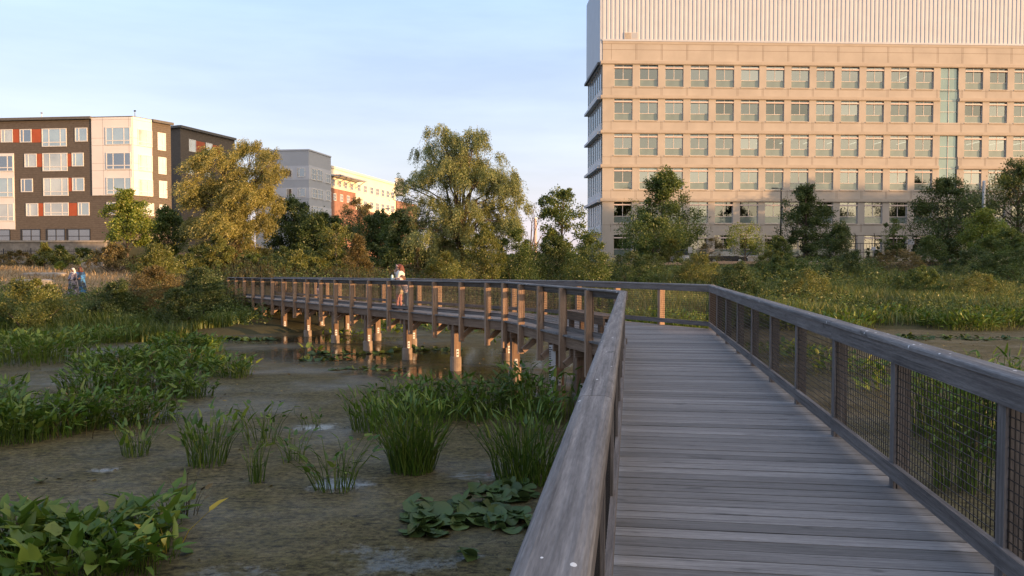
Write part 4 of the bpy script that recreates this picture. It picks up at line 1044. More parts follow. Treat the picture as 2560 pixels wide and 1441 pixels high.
skin_mesh('hair', [((0, .06, .95), .082, (0, .03, .88), .06)], M['hair_black'], c2_, .012, [((0, .085, .96), .094, .92, .98, .95)])
skin_mesh('shoes', [(a, r * 1.2, b, r2 * 1.25) for a, r, b, r2 in feet], M['shoe'], c2_, .012)

# drinking bottle standing on the cap rail
bp = Lb + Cd * 7.45 - Cn * (-.02) + Cn * -.04
o = thing('bottle', 'pale blue drinking bottle with dark lid standing on the cap rail', 'bottle', (bp.x, bp.y, DZ + 1.064 - drop(bp)))
b = MB(); b.tube([(0, 0, 0), (0, 0, .01), (0, 0, .15), (0, 0, .17)], [.036, .04, .04, .03], 16); b.build('bottle_body', M['bottle'], o)
b = MB(); b.tube([(0, 0, .17), (0, 0, .215), (0, 0, .225)], [.034, .036, .028], 16); b.build('lid', M['dark_cloth'], o)

# two robed walkers on the dry bank
def robed(px, Y, label, robe, scarf, H, face, bagm=None):
    p = at(px, 700, Y); z = gz(p.x, p.y); o = thing('person', label, 'person', (p.x, p.y, z), face); k = H / 1.66
    torso = [((0, 0, .92), .12, (0, 0, 1.26), .13), ((-.14, 0, 1.31), .06, (.14, 0, 1.31), .06), ((0, .01, 1.34), .052, (0, .02, 1.44), .048)]
    arms = [((.18, 0, 1.31), .05, (.24, .10, 1.06), .042), ((.24, .10, 1.06), .04, (.06, .26, 1.02), .027), ((-.18, 0, 1.31), .05, (-.24, .10, 1.06), .042), ((-.24, .10, 1.06), .04, (-.05, .26, .98), .027)]
    legs = [((.08, 0, .86), .085, (.09, .10, .47), .058), ((.09, .10, .47), .056, (.09, .08, .08), .036), ((-.08, 0, .86), .085, (-.09, -.02, .47), .058), ((-.09, -.02, .47), .056, (-.09, -.12, .09), .036)]
    feet = [((.09, .06, .045), .04, (.10, .24, .035), .034), ((-.09, -.14, .05), .04, (-.10, .03, .035), .034)]
    S = lambda L: [(Vector(a) * k, r * k, Vector(b) * k, r2 * k) for a, r, b, r2 in L]
    hc = Vector((0, .04, 1.53)) * k
    skin_mesh('body', S(torso + arms + legs + feet + hand((.06, .26, 1.02), (-.8, .5, 0), (0, 0, 1)) + hand((-.05, .26, .98), (.8, .5, 0), (0, 0, 1))), M['skin_dark'], o, .009, head_balls(hc, .098 * k))
    head(o, hc, .098 * k, M['skin_dark'])
    b = MB(); n = 40; prof = [(1.40, .07), (1.34, .17), (1.22, .21), (1.0, .23), (.75, .27), (.45, .31), (.22, .34), (.12, .35)]
    for z_, r in prof:
        for i in range(n):
            a = 2 * math.pi * i / n; fold = 1 + (.09 * math.sin(a * 7 + z_ * 2) + .05 * math.sin(a * 11)) * max(0, (1.35 - z_))
            b.v.append((r * k * fold * math.cos(a), r * k * .78 * fold * math.sin(a) + .03, z_ * k)); b.g.append((a, z_, 0))
    for j in range(len(prof) - 1):
        for i in range(n): q = (i + 1) % n; b.f.append([j * n + i, (j + 1) * n + i, (j + 1) * n + q, j * n + q])
    b.build('robe', robe, o, None, True)
    skin_mesh('sleeves', S([(a, r * 1.5, b_, r2 * 1.7) for a, r, b_, r2 in arms]), robe, o, .014)
    skin_mesh('headscarf', S([((0, -.03, 1.50), .10, (0, -.05, 1.36), .10), ((.08, 0, 1.44), .05, (.09, .04, 1.32), .07), ((-.08, 0, 1.44), .05, (-.09, .04, 1.32), .07), ((0, .05, 1.38), .06, (0, .06, 1.30), .09)]), scarf, o, .014, [(hc + Vector((0, -.022, .03)), .108 * k, .95, .95, 1.08)])
    skin_mesh('shoes', S([(a, r * 1.2, b_, r2 * 1.25) for a, r, b_, r2 in feet]), M['shoe'], o, .012)
    if bagm:
        b = MB(); b.ball((.30 * k, .12, .78 * k), .15, 12, 8, .8, .5, 1.1); b.tube([(.30 * k, .12, .92 * k), (.24 * k, .05, 1.15 * k), (.12 * k, .0, 1.40 * k)], [.012] * 3, 6); b.build('shoulder_bag', bagm, o)
    return o
robed(184, 46.0, 'person in white headscarf and pale patterned robe walking on the left bank', M['robe'], M['scarf_white'], 1.62, math.radians(160))
robed(201, 46.5, 'person in dark red headscarf and blue robe walking beside the pale robe', M['blue_robe'], M['scarf_red'], 1.58, math.radians(200), M['dark_cloth'])
# ------------------------------------------------------------------ foliage builders
def unit(rng, n):
    v = rng.normal(size=(n, 3)); return v / np.linalg.norm(v, axis=1, keepdims=True)
def leaf_quads(c, axis_, length, ratio, rng):
    n = len(c); a = axis_ / np.linalg.norm(axis_, axis=1, keepdims=True); r = unit(rng, n); b = np.cross(a, r); b /= np.linalg.norm(b, axis=1, keepdims=True) + 1e-9
    nn = np.cross(a, b); L = length[:, None]; w = L * ratio * .5
    v = np.stack([c, c + a * L * .45 + b * w + nn * w * .25, c + a * L, c + a * L * .45 - b * w + nn * w * .25], 1).reshape(-1, 3)
    f = np.arange(n * 4).reshape(n, 4); return v, f
PROF = {'round': ([0, .12, .35, .6, .8, .93, 1], [.25, .75, 1, .98, .72, .38, .1], .18), 'cone': ([0, .1, .3, .55, .8, 1], [.6, .9, 1, .72, .38, .05], .14), 'tall': ([0, .15, .4, .7, .9, 1], [.5, .85, 1, .8, .4, .08], .12),
        'shrub': ([0, .2, .5, .8, 1], [.8, 1, .9, .55, .1], .0), 'low': ([0, .3, .7, 1], [1, .95, .7, .2], .0), 'open': ([0, .2, .45, .7, .9, 1], [.3, .8, 1, .9, .5, .1], .25), 'spire': ([0, .1, .4, .8, 1], [.75, 1, .85, .35, .03], .03)}
def tree(name, label, cat, x0, x1, ytop, Y, prof, leaf, seed, n=5000, ls=.17, nl=20, group=None, ratio=.55, bark=None, lobe=.21, base=None, world=None, h=None, wdt=None, upright=.2, tw=10, sig=.23):
    rng = np.random.default_rng(seed); n = int(n * (2.5 if world is None else 1.7)); ls = ls * (.82 if world is None else 1)
    if world is None:
        p = at((x0 + x1) / 2, ytop, Y); X, Yy = p.x, p.y; z0 = gz(X, Yy); H = p.z - z0; Wd = (x1 - x0) / F * Y
    else: X, Yy = world; z0 = gz(X, Yy); H = h; Wd = wdt
    hs, rs, bf = PROF[prof]
    if base is not None: bf = base
    o = thing(name, label, cat, (X, Yy, z0), 0, group)
    R = Wd / 2; lr0 = lobe * min(Wd, H * .9)
    zb = bf * H; Hc = H - zb
    zb2 = zb + (lr0 * .7 if prof in ('shrub', 'low') else lr0 * .5); Hc2 = max(H - lr0 * .62 - zb2, H * .2)
    hh = (np.arange(nl) + rng.uniform(0, 1, nl)) / nl; hh = hh ** .9
    az = np.arange(nl) * 2.39996 + rng.uniform(-.5, .5, nl); rad = np.interp(hh, hs, rs) * np.maximum(R - lr0 * .75, R * .3) * np.sqrt(rng.uniform(.2, 1.25, nl))
    lc = np.stack([np.cos(az) * rad, np.sin(az) * rad, zb2 + hh * Hc2], 1); lr = lr0 * rng.uniform(.55, 1.4, nl)
    lr *= np.clip(np.interp(hh, hs, rs), .5, 1)
    ntw = nl * tw; li = rng.integers(0, nl, ntw); tdir = unit(rng, ntw); tdir[:, 2] = tdir[:, 2] * .75 + .1
    tc_ = lc[li] + tdir * (lr[li] * rng.uniform(.25, 1, ntw) ** .6)[:, None]
    k = rng.integers(0, ntw, n); c = tc_[k] + rng.normal(size=(n, 3)) * (lr[li][k] * sig)[:, None]
    c[:, 2] = np.where(c[:, 2] < .04, .04 + rng.uniform(0, .25, n), c[:, 2])
    ax = tdir[k] + rng.normal(size=(n, 3)) * .8; ax[:, 2] += upright
    kx = R / max(np.percentile(np.abs(c[:, 0]), 98), .05); kz = (H - zb) / max(np.percentile(c[:, 2], 99.5) - zb, .05)
    for q_ in (c, lc):
        q_[:, :2] *= kx; q_[:, 2] = np.where(q_[:, 2] > zb, zb + (q_[:, 2] - zb) * kz, q_[:, 2])
    v, f = leaf_quads(c, ax, ls * rng.uniform(.6, 1.35, n), ratio, rng)
    bush = prof in ('shrub', 'low')
    npmesh('foliage' if bush else 'crown', v, [f], leaf, o)
    b = MB(); bk = bark or M['bark']
    if bush:
        for i in range(min(nl, 9)):
            e = Vector(lc[i]); s = Vector((e.x * .15, e.y * .15, -.1)); b.tube([s, s.lerp(e, .5) + Vector((0, 0, .1)), e], [.035, .025, .01], 5)
        b.build('stems', bk, o)
    else:
        tr = max(.05, H * .016); top = Vector((lc[-1][0] * .4, lc[-1][1] * .4, H * .86)); wob = [rng.uniform(-.012, .012) * H for _ in range(4)]
        pts = [Vector((0, 0, -.2)), Vector((wob[0], wob[1], H * .25)), Vector((wob[2], wob[3], H * .55)), top]; b.tube(pts, [tr * 1.25, tr, tr * .65, tr * .15], 8)
        for i in range(nl):
            e = Vector(lc[i]); hz = max(.08 * H, e.z - .45 * math.hypot(e.x, e.y) - .06 * H); t_ = hz / (H * .86); s = Vector((pts[1].x * min(1, t_ * 2), pts[1].y * min(1, t_ * 2), hz))
            b.tube([s, s.lerp(e, .5) + Vector((0, 0, .04 * H)), e], [tr * .45 * (1.1 - t_ * .6), tr * .3, tr * .08], 5)
        b.build('trunk', bk, o)
    return o
def willow(label, blobs, xg, Y, leaf, seed, nst, hang, wind, depth=.8, llen=.16, skirt=0.0):
    rng = np.random.default_rng(seed); p = at(xg, 690, Y); z0 = gz(p.x, p.y); o = thing('willow_tree', label, 'tree', (p.x, p.y, z0)); sc = Y / F
    B = []
    for px, py, r in blobs:
        q = at(px, py, Y); rr = r * sc
        B.append((q.x - p.x, rng.uniform(-1, 1) * 1.6 * depth, q.z - z0, rr))
        if r > 48: B.append((q.x - p.x + rng.uniform(-.3, .3) * rr, -.8 * rr * rng.uniform(.6, 1.2), q.z - z0 - .2 * rr, rr * .8))
    B = np.array(B); w = B[:, 3] ** 2; w /= w.sum(); ns = nst // 15; bi = rng.choice(len(B), ns, p=w)
    d = unit(rng, ns); d[:, 2] = np.abs(d[:, 2]) * 1.0 - .3; r = B[bi, 3] * rng.uniform(.2, 1, ns) ** .5
    S = B[bi, :3] + d * r[:, None] * np.array([1, .9, .85]); Ls = rng.uniform(hang[0], hang[1], ns) * (B[bi, 3] / B[:, 3].mean()) ** .4
    g = np.repeat(np.arange(ns), 15); nst = len(g)
    out = d[g] + rng.normal(size=(nst, 3)) * .30; out[:, 2] = np.abs(out[:, 2]) * .5 + .3; S = S[g] + rng.normal(size=(nst, 3)) * .16; L = Ls[g] * rng.uniform(.5, 1.2, nst)
    m = 24; t_ = np.linspace(0, 1, m)[None, :, None]; wv = np.array(wind)[None, None, :]
    P = S[:, None, :] + out[:, None, :] * (L * .42)[:, None, None] * t_ + wv * L[:, None, None] * t_ ** 1.5 + np.array([0, 0, -1.])[None, None, :] * (L * .85)[:, None, None] * t_ ** 1.9
    T = np.gradient(P, axis=1).reshape(-1, 3); c = P.reshape(-1, 3) + rng.normal(size=(nst * m, 3)) * .06
    ok = c[:, 2] > .15; c = c[ok]; T = T[ok]; T /= np.linalg.norm(T, axis=1, keepdims=True) + 1e-9
    v, f = leaf_quads(c, T + rng.normal(size=c.shape) * .55, llen * rng.uniform(.6, 1.3, len(c)), .30, rng)
    npmesh('crown', v, [f], leaf, o)
    b = MB(); H = B[:, 2].max(); tr = .28
    fork = Vector((.0, 0, H * .24)); b.tube([(0, 0, -.2), (.05, 0, H * .12), fork], [tr * 1.2, tr, tr * .9], 10)
    for x, y, z, rr in B:
        e = Vector((x, y, z)); mid = fork.lerp(e, .5) + Vector((-x * .12, 0, .10 * H)); b.tube([fork + Vector((0, 0, -.2)), mid, e], [tr * .42, tr * .25, .02], 6)
        for j in range(3):
            dd = Vector(unit(rng, 1)[0]); dd.z = abs(dd.z) * .6; b.tube([mid.lerp(e, .5), e + dd * rr * .8], [tr * .12, .012], 4)
    b.build('trunk', M['bark'], o); return o
def blades(xy_, z, h, w, bend, rng):
    """tapered bent grass blades: two quads each"""
    n = len(xy_); az = rng.uniform(0, 2 * np.pi, n); d = np.stack([np.cos(az), np.sin(az), np.zeros(n)], 1); s = np.stack([-np.sin(az + rng.uniform(-1, 1, n)), np.cos(az), np.zeros(n)], 1)
    b0 = np.stack([xy_[:, 0], xy_[:, 1], z], 1); up = np.array([0, 0, 1.])
    m1 = b0 + up * (h * .55)[:, None] + d * (h * bend * .3)[:, None]; t1 = b0 + up * (h * .97)[:, None] + d * (h * bend)[:, None]
    w = w[:, None]
    v = np.stack([b0 - s * w * .5, b0 + s * w * .5, m1 + s * w * .45, m1 - s * w * .45, t1 + s * w * .08, t1 - s * w * .08], 1).reshape(-1, 3)
    i = np.arange(n)[:, None] * 6; f = np.concatenate([i + np.array([[0, 1, 2, 3]]), i + np.array([[3, 2, 4, 5]])], 0); return v, f
def noise2(x, y, sc, seed=0):
    r = np.random.default_rng(seed); s = np.zeros_like(x)
    for k in range(6):
        a = r.uniform(0, 6.28); f_ = sc * r.uniform(.6, 1.8); s = s + np.sin((x * math.cos(a) + y * math.sin(a)) * f_ + r.uniform(0, 6.28))
    return s / 3.5
def lance(base, h, lean_az, lean, ll, lw, rng, tilt=None):
    """pickerelweed: a bent stalk and a folded lance leaf at its end"""
    n = len(base); d = np.stack([np.cos(lean_az), np.sin(lean_az), np.zeros(n)], 1); up = np.array([0, 0, 1.])
    P0 = base; P1 = base + up * (h * .55)[:, None] + d * (h * lean * .35)[:, None]; P2 = base + up * h[:, None] + d * (h * lean)[:, None]
    rad = np.full((n, 1), .0055) + h[:, None] * .002; V = []; F_ = []
    e1 = np.stack([-d[:, 1], d[:, 0], d[:, 2]], 1)
    ring = []
    for Pp, k in ((P0, 1.3), (P1, 1.0), (P2, .6)):
        for a in range(3):
            an = 2 * np.pi * a / 3; ring.append(Pp + (d * math.cos(an) + e1 * math.sin(an)) * rad * k)
    sv = np.stack(ring, 1); i9 = np.arange(n)[:, None] * 17
    fs = [i9 + np.array([[r * 3 + a, r * 3 + (a + 1) % 3, r * 3 + 3 + (a + 1) % 3, r * 3 + 3 + a]]) for r in range(2) for a in range(3)]
    tl = rng.uniform(.15, 1.0, n) if tilt is None else tilt
    ax = d * np.cos(tl)[:, None] * .8 + up * np.sin(tl)[:, None] + rng.normal(size=(n, 3)) * .18; ax /= np.linalg.norm(ax, axis=1, keepdims=True)
    sd = np.cross(ax, up + rng.normal(size=(n, 3)) * .35); sd /= np.linalg.norm(sd, axis=1, keepdims=True) + 1e-9; nn = np.cross(sd, ax)
    L = ll[:, None]; w = lw[:, None] * .62; g = lambda t_, s, u: P2 + ax * L * t_ + sd * w * s + nn * (w * u - L * .22 * t_ * t_)
    lv = np.stack([g(0, 0, 0), g(.32, 0, -.05), g(.68, 0, -.04), g(1, 0, 0), g(.12, .8, .22), g(.60, .62, .2), g(.12, -.8, .22), g(.60, -.62, .2)], 1)
    v = np.concatenate([sv, lv], 1).reshape(-1, 3)
    q = lambda *k: i9 + 9 + np.array([k])
    fs += [q(0, 1, 5, 4), q(1, 2, 3, 5), q(0, 6, 7, 1), q(1, 7, 3, 2)]
    return v, np.concatenate(fs, 0)
# ------------------------------------------------------------------ trees and shrubs
L = M
G1, G2, G3, G4 = 'trees on the left bank', 'shrubs on the left bank', 'trees before the office block', 'shrubs on the right bank'
willow('golden windswept willow on the left, its boughs blown to the left', [(625, 375, 46), (560, 410, 58), (665, 430, 62), (690, 405, 34), (540, 470, 66), (612, 480, 80), (655, 510, 55), (505, 520, 48), (575, 560, 74), (635, 560, 55), (485, 575, 40), (600, 630, 62), (640, 640, 40), (530, 620, 44)], 590, 60, M['lf_willow'], 31, 5600, (.8, 1.6), (-.48, -.1, .12), .8, .16)
willow('tall spreading grey-green willow at the middle of the picture', [(1110, 352, 50), (1180, 362, 58), (1050, 385, 46), (1228, 392, 48), (1120, 430, 80), (1195, 445, 72), (1045, 462, 46), (1262, 455, 46), (1008, 462, 26), (1095, 515, 66), (1240, 530, 48), (1295, 510, 38), (1150, 590, 62), (1060, 545, 40), (1300, 560, 32), (1120, 640, 50), (1025, 500, 30), (1100, 575, 70), (1165, 520, 74), (1215, 590, 58), (1075, 610, 55), (1245, 470, 66), (1150, 400, 78), (1150, 660, 52), (1030, 560, 38), (1265, 560, 55)], 1150, 62, M['lf_willow2'], 32, 6600, (.8, 1.8), (.06, -.08, 0), 1.0, .155)
T = lambda *a, **k: tree('tree', *a, **k)
Sb = lambda *a, **k: tree('shrub', *a, **k)
T('young yellow-green maple with slim bare trunk before the apartment block', 'tree', 262, 372, 478, 58, 'cone', L['lf_bright'], 1, 6500, .17, 22, G1, .7, base=.27)
T('dark rounded tree right of the young yellow-green maple', 'tree', 368, 472, 520, 62, 'round', L['lf_mid'], 2, 6000, .17, 18, G1)
T('slim yellow-green tree in front of the golden willow foot', 'tree', 500, 575, 588, 52, 'tall', L['lf_gold'], 3, 4000, .13, 16, G1)
T('small reddish-leaved tree touching the slim yellow-green one', 'tree', 555, 602, 612, 53, 'tall', L['lf_rust'], 4, 1600, .12, 12, G1)
T('dark dense tree between golden willow and grey-blue block', 'tree', 672, 800, 500, 66, 'round', L['lf_dark'], 5, 8500, .19, 24, G1, base=.02)
T('dark broad tree below the grey-blue block', 'tree', 735, 885, 535, 64, 'round', L['lf_dark'], 6, 8500, .18, 24, G1, base=.02)
T('slim pale birch with thin pale trunk, left of the orange shrub', 'tree', 800, 880, 560, 55, 'open', L['lf_gold'], 7, 2600, .12, 16, G1, bark=M['pale_bark'])
T('pinkish thin tree in front of the cream block', 'tree', 842, 950, 498, 78, 'open', L['lf_rust'], 8, 4200, .15, 16, G1)
T('dark round tree under the sunlit cream block', 'tree', 895, 1005, 530, 68, 'round', L['lf_dark'], 9, 7000, .18, 20, G1, base=.02)
T('dense dark-green tree left of the tall willow', 'tree', 950, 1048, 528, 63, 'round', L['lf_mid'], 10, 8000, .17, 22, G1, base=.02)
T('light leafy tree against the sky between willow and office', 'tree', 1348, 1462, 475, 68, 'open', L['lf_mid'], 11, 4600, .20, 22, G1, .65, base=.2)
T('conical dark green tree at the office corner', 'tree', 1565, 1748, 430, 90, 'cone', L['lf_mid'], 12, 11000, .25, 30, G3, base=.04)
T('lighter green bushy tree below the conical dark one', 'tree', 1560, 1705, 540, 82, 'round', L['lf_mid'], 13, 7500, .2, 24, G3, base=.0)
T('young open tree with yellow-green leaves before the office windows', 'tree', 1815, 1912, 560, 80, 'open', L['lf_bright'], 14, 1700, .17, 16, G3)
T('dark oval tree just right of the street lamp', 'tree', 1958, 2072, 465, 90, 'tall', L['lf_dark'], 15, 9500, .22, 24, G3, base=.06)
T('small sapling behind the security fence', 'tree', 2205, 2262, 548, 84, 'open', L['lf_mid'], 16, 1500, .17, 12, G3)
T('large dark spreading tree left of the grey utility pole', 'tree', 2288, 2455, 448, 87, 'round', L['lf_dark'], 17, 12000, .23, 28, G3, base=.03)
T('largest dark tree at the right edge, behind the utility pole', 'tree', 2452, 2640, 405, 92, 'round', L['lf_dark'], 18, 13000, .24, 30, G3, base=.03)
T('sunlit yellow-green tree below the utility pole', 'tree', 2412, 2508, 525, 77, 'tall', L['lf_bright'], 19, 5500, .19, 20, G3, .65, base=.1)
for k, (a_, b_, yt) in enumerate(((2162, 2178, 622), (2186, 2202, 618), (2208, 2224, 622), (2232, 2250, 617), (2256, 2272, 619), (2277, 2296, 616))):
    tree('arborvitae', 'small dark conical evergreen planted along the black security fence', 'evergreen', a_, b_, yt, 90, 'spire', L['lf_dark'], 50 + k, 900, .13, 12, 'evergreens along the security fence')
# bare dead tree beside the willow
p = at(1322, 640, 61); z = gz(p.x, p.y); o = thing('bare_tree', 'bare leaning dead tree right of the tall willow', 'tree', (p.x, p.y, z)); rr = random.Random(4); b = MB()
e = at(1352, 535, 61); e = Vector((e.x - p.x, 0, e.z - z)); e2 = at(1338, 505, 61); e2 = Vector((e2.x - p.x, .3, e2.z - z)); m_ = Vector((.1, 0, e.z * .5))
b.tube([(-.2, 0, -.2), (.0, 0, e.z * .25), m_], [.10, .08, .06], 7); b.build('trunk', M['bark'], o); b = MB()
for q in (e, e2, Vector((.25, -.2, e.z * .95)), Vector((1.3, .1, e.z * .8))):
    mid = m_.lerp(q, .55) + Vector((rr.uniform(-.1, .1), 0, .1)); b.tube([m_ - Vector((0, 0, .1)), mid, q], [.05, .03, .008], 5)
    for j in range(4): b.tube([mid.lerp(q, .2 * j), mid.lerp(q, .2 * j) + Vector((rr.uniform(-.4, .4), rr.uniform(-.3, .3), rr.uniform(.3, .7)))], [.016, .005], 4)
b.build('branches', M['bark'], o)
SH = [  # x0, x1, ytop, Y, leaf, n, ls, label, group, profile
 (232, 335, 612, 55, 'lf_rust', 4200, .12, 'rusty shrub left of the slim maple trunk', G2, 'shrub'),
 (86, 136, 610, 58, 'lf_gold', 2600, .12, 'golden column-like shrub before the picket fence', G2, 'spire'),
 (126, 172, 615, 60, 'lf_dark', 2200, .13, 'dark shrub right of the golden column-like shrub', G2, 'shrub'),
 (138, 162, 655, 56, 'lf_bright', 700, .10, 'tiny bright shrub above the robed walkers', G2, 'low'),
 (335, 448, 612, 47, 'lf_gold', 6500, .11, 'golden shrub in front of the white shed', G2, 'shrub'),
 (0, 88, 628, 66, 'lf_rust', 3000, .13, 'brown bush in front of the picket fence', G2, 'shrub'),
 (170, 245, 622, 62, 'lf_dark', 2600, .13, 'dark shrub along the picket fence near the boulder', G2, 'shrub'),
 (318, 455, 668, 40.5, 'lf_rust', 9000, .085, 'brownish sunlit shrub at the marsh edge', G2, 'shrub'),
 (440, 572, 672, 41.5, 'lf_dark', 9500, .085, 'dark shrub hiding the far end of the boardwalk', G2, 'shrub'),
 (225, 350, 705, 39, 'lf_dark', 7500, .085, 'dark low shrub left of the brownish one', G2, 'low'),
 (390, 500, 722, 38, 'lf_dark', 6000, .085, 'dark low shrub nearest the water on the left', G2, 'low'),
 (-10, 150, 700, 36.5, 'lf_gold', 6500, .10, 'yellow-green low shrub at the left edge', G2, 'low'),
 (430, 520, 635, 52, 'lf_gold', 3400, .11, 'olive shrub beneath the golden willow', G2, 'shrub'),
 (565, 700, 640, 54, 'lf_mid', 6000, .12, 'green shrub behind the far railing end', G2, 'shrub'),
 (680, 800, 628, 54, 'lf_gold', 6000, .11, 'olive shrub behind the railing left of the birch', G2, 'shrub'),
 (770, 868, 640, 55, 'lf_gold', 4500, .11, 'second olive shrub, touching the birch trunk', G2, 'shrub'),
 (858, 932, 590, 55, 'lf_rust', 3600, .12, 'orange-brown upright shrub right of the birch', G2, 'spire'),
 (1032, 1056, 622, 56, 'lf_rust', 900, .11, 'narrow reddish shrub beside the woman', G2, 'spire'),
 (1042, 1180, 632, 55, 'lf_gold', 6500, .11, 'olive shrub below the tall willow', G2, 'shrub'),
 (1160, 1262, 560, 58, 'lf_gold', 6500, .12, 'tall olive shrub in front of the tall willow trunk', G2, 'shrub'),
 (1225, 1350, 575, 59, 'lf_mid', 6500, .12, 'tall green shrub under the right willow boughs', G2, 'shrub'),
 (1335, 1445, 592, 66, 'lf_dark', 5500, .15, 'dark shrub below the light leafy tree', G2, 'shrub'),
 (1420, 1535, 582, 58, 'lf_mid', 6500, .12, 'bright-topped green shrub left of the office corner', G4, 'shrub'),
 (1648, 1708, 600, 80, 'lf_gold', 2200, .14, 'olive shrub beside the silver car', G4, 'shrub'),
 (1745, 1820, 592, 82, 'lf_rust', 1700, .11, 'sparse pinkish shrub between silver car and young tree', G4, 'shrub'),
 (1912, 1985, 592, 80, 'lf_mid', 3800, .14, 'rounded green shrub at the foot of the street lamp', G4, 'shrub'),
 (2052, 2148, 558, 80, 'lf_dark', 6500, .16, 'dark rounded shrub right of the dark oval tree', G4, 'shrub'),
 (2290, 2362, 590, 78, 'lf_mid', 3600, .14, 'green shrub under the large spreading tree', G4, 'shrub'),
 (2436, 2600, 575, 71, 'lf_mid', 8000, .15, 'big green shrub at the right edge behind the meadow', G4, 'shrub'),
 (1590, 1665, 635, 70, 'lf_gold', 2600, .12, 'golden shrub at the left post of the guard rail', G4, 'low'),
 (1880, 1985, 628, 70, 'lf_gold', 3600, .12, 'golden shrub rising over the guard rail', G4, 'low'),
 (2180, 2300, 625, 66, 'lf_rust', 4200, .11, 'reddish meadow shrub below the sapling', G4, 'low'),
 (2050, 2190, 635, 62, 'lf_dark', 4500, .12, 'dark meadow shrub left of the reddish one', G4, 'low'),
 (1690, 1800, 635, 60, 'lf_gold', 4200, .11, 'golden meadow shrub behind the boardwalk corner', G4, 'low'),
 (1395, 1500, 620, 62, 'lf_mid', 4200, .11, 'green meadow shrub behind the railing at the bend', G4, 'low'),
 (1525, 1625, 630, 63, 'lf_dark', 3600, .11, 'dark meadow shrub left of the boardwalk corner', G4, 'low'),
 (2350, 2490, 625, 62, 'lf_dark', 4800, .12, 'dark meadow shrub below the yellow-green tree', G4, 'low'),
 (2480, 2620, 620, 60, 'lf_mid', 4200, .12, 'green meadow shrub at the right edge', G4, 'low'),
 (1790, 1900, 656, 56, 'lf_dark', 3600, .11, 'dark shrub low on the meadow slope', G4, 'low'),
 (2240, 2360, 668, 54, 'lf_mid', 3600, .11, 'green shrub low on the meadow slope', G4, 'low'),
 (690, 790, 612, 60, 'lf_dark', 5500, .14, 'dark thicket shrub under the dark dense tree', G2, 'shrub'),
 (770, 880, 618, 60, 'lf_dark', 5500, .14, 'dark thicket shrub behind the birch', G2, 'shrub'),
 (880, 980, 610, 61, 'lf_dark', 5500, .14, 'dark thicket shrub behind the orange upright shrub', G2, 'shrub'),
 (965, 1070, 612, 60, 'lf_dark', 5500, .14, 'dark thicket shrub behind the woman on the boardwalk', G2, 'shrub'),
 (1050, 1160, 600, 63, 'lf_dark', 5500, .14, 'dark thicket shrub at the tall willow foot', G2, 'shrub'),
 (1270, 1370, 610, 64, 'lf_dark', 4500, .14, 'dark thicket shrub right of the tall willow foot', G2, 'shrub'),
 (455, 560, 618, 58, 'lf_dark', 4500, .14, 'dark thicket shrub under the golden willow', G2, 'shrub'),
 (1960, 2070, 674, 52, 'lf_gold', 3600, .10, 'golden weed-like shrub low on the slope left of the dark one', G4, 'low'),
 (2380, 2500, 684, 51, 'lf_gold', 3600, .10, 'golden shrub low on the slope at the far right', G4, 'low'),
 (1900, 2010, 640, 64, 'lf_mid', 4000, .12, 'green shrub high on the slope right of the lamp shrub', G4, 'low'),
]
for i, (x0, x1, yt, Y, lf, n, ls, lb_, g, pr) in enumerate(SH):
    Sb(lb_, 'shrub', x0, x1, yt, Y, pr, M[lf], 100 + i, n, ls, 22 if n > 3000 else 14, g, tw=16)
# unseen trees added right of the boardwalk to block the low sun
def shade(pv, dist, h, wd, seed, n=9000):
    X = S2[0] * dist + T2[0] * pv; Y = S2[1] * dist + T2[1] * pv
    tree('tree', 'unseen broad dense tree added off to the right to cast shade', 'tree', 0, 0, 0, 0, 'round', M['lf_dark'], seed, n, .5, 26, 'unseen shade trees off to the right', .75, world=(X, Y), h=h, wdt=wd, base=.0, lobe=.26)
k = 0
for pv in np.arange(-34, 9.0, 6.0): k += 1; shade(pv, 47 + (k % 2) * 6, 10.5 + (k % 3), 9.5, 300 + k)
shade(13.2, 46, 8.5, 6, 330, 8000); shade(14.5, 52, 8.6, 5, 331, 8000)
rs = random.Random(9)
for pv in np.arange(89.5, 132, 5.2): k += 1; shade(pv, 96 + rs.uniform(-5, 5), (14.6 if pv < 101 else 10.4 if pv < 107 else 15.2) + rs.uniform(-1.4, 1.0), 9.0, 300 + k, 7000)
for pv in (70, 78, 87): k += 1; shade(pv, 112 + rs.uniform(-4, 4), 9.5 + rs.uniform(-1.5, 1.5), 8, 300 + k, 6000)

# ------------------------------------------------------------------ grass, marsh plants (uncountable)
def stuff(name, label, v, f, m):
    o = npmesh(name, v, f, m); o['kind'] = 'stuff'; tag(o, label, name.replace('_', ' ')); return o
rng = np.random.default_rng(77)
def scatter(n, xr, yr, keep):
    x = rng.uniform(*xr, n); y = rng.uniform(*yr, n); k = keep(x, y); return x[k], y[k]
shoreY = lambda x: np.interp(x, SHX, SHY)
x, y = scatter(230000, (-2, 62), (38, 80), lambda x, y: (y > shoreY(x) - .4) & (x / y < .68) & (x / y > -.03) & (rng.uniform(0, 1, len(x)) < np.clip(1.15 - (y - 42) / 70, .3, 1)))
pt = noise2(x, y, .55, 3); h = (.62 + .38 * np.clip(pt, -1, 1.2)) * rng.uniform(.6, 1.3, len(x)) * np.where(x > 4, 1.15, .8)
h = np.where(y > 60, h * np.interp(y, [60, 72], [1, .5]), h)
v, f = blades(np.stack([x, y], 1), np.maximum(ground(x, y), WL) - .05, h, rng.uniform(.025, .06, len(x)), rng.uniform(.1, .5, len(x)), rng)
stuff('meadow_grass', 'tall mixed meadow grass covering the right bank', v, [f], M['grass'])
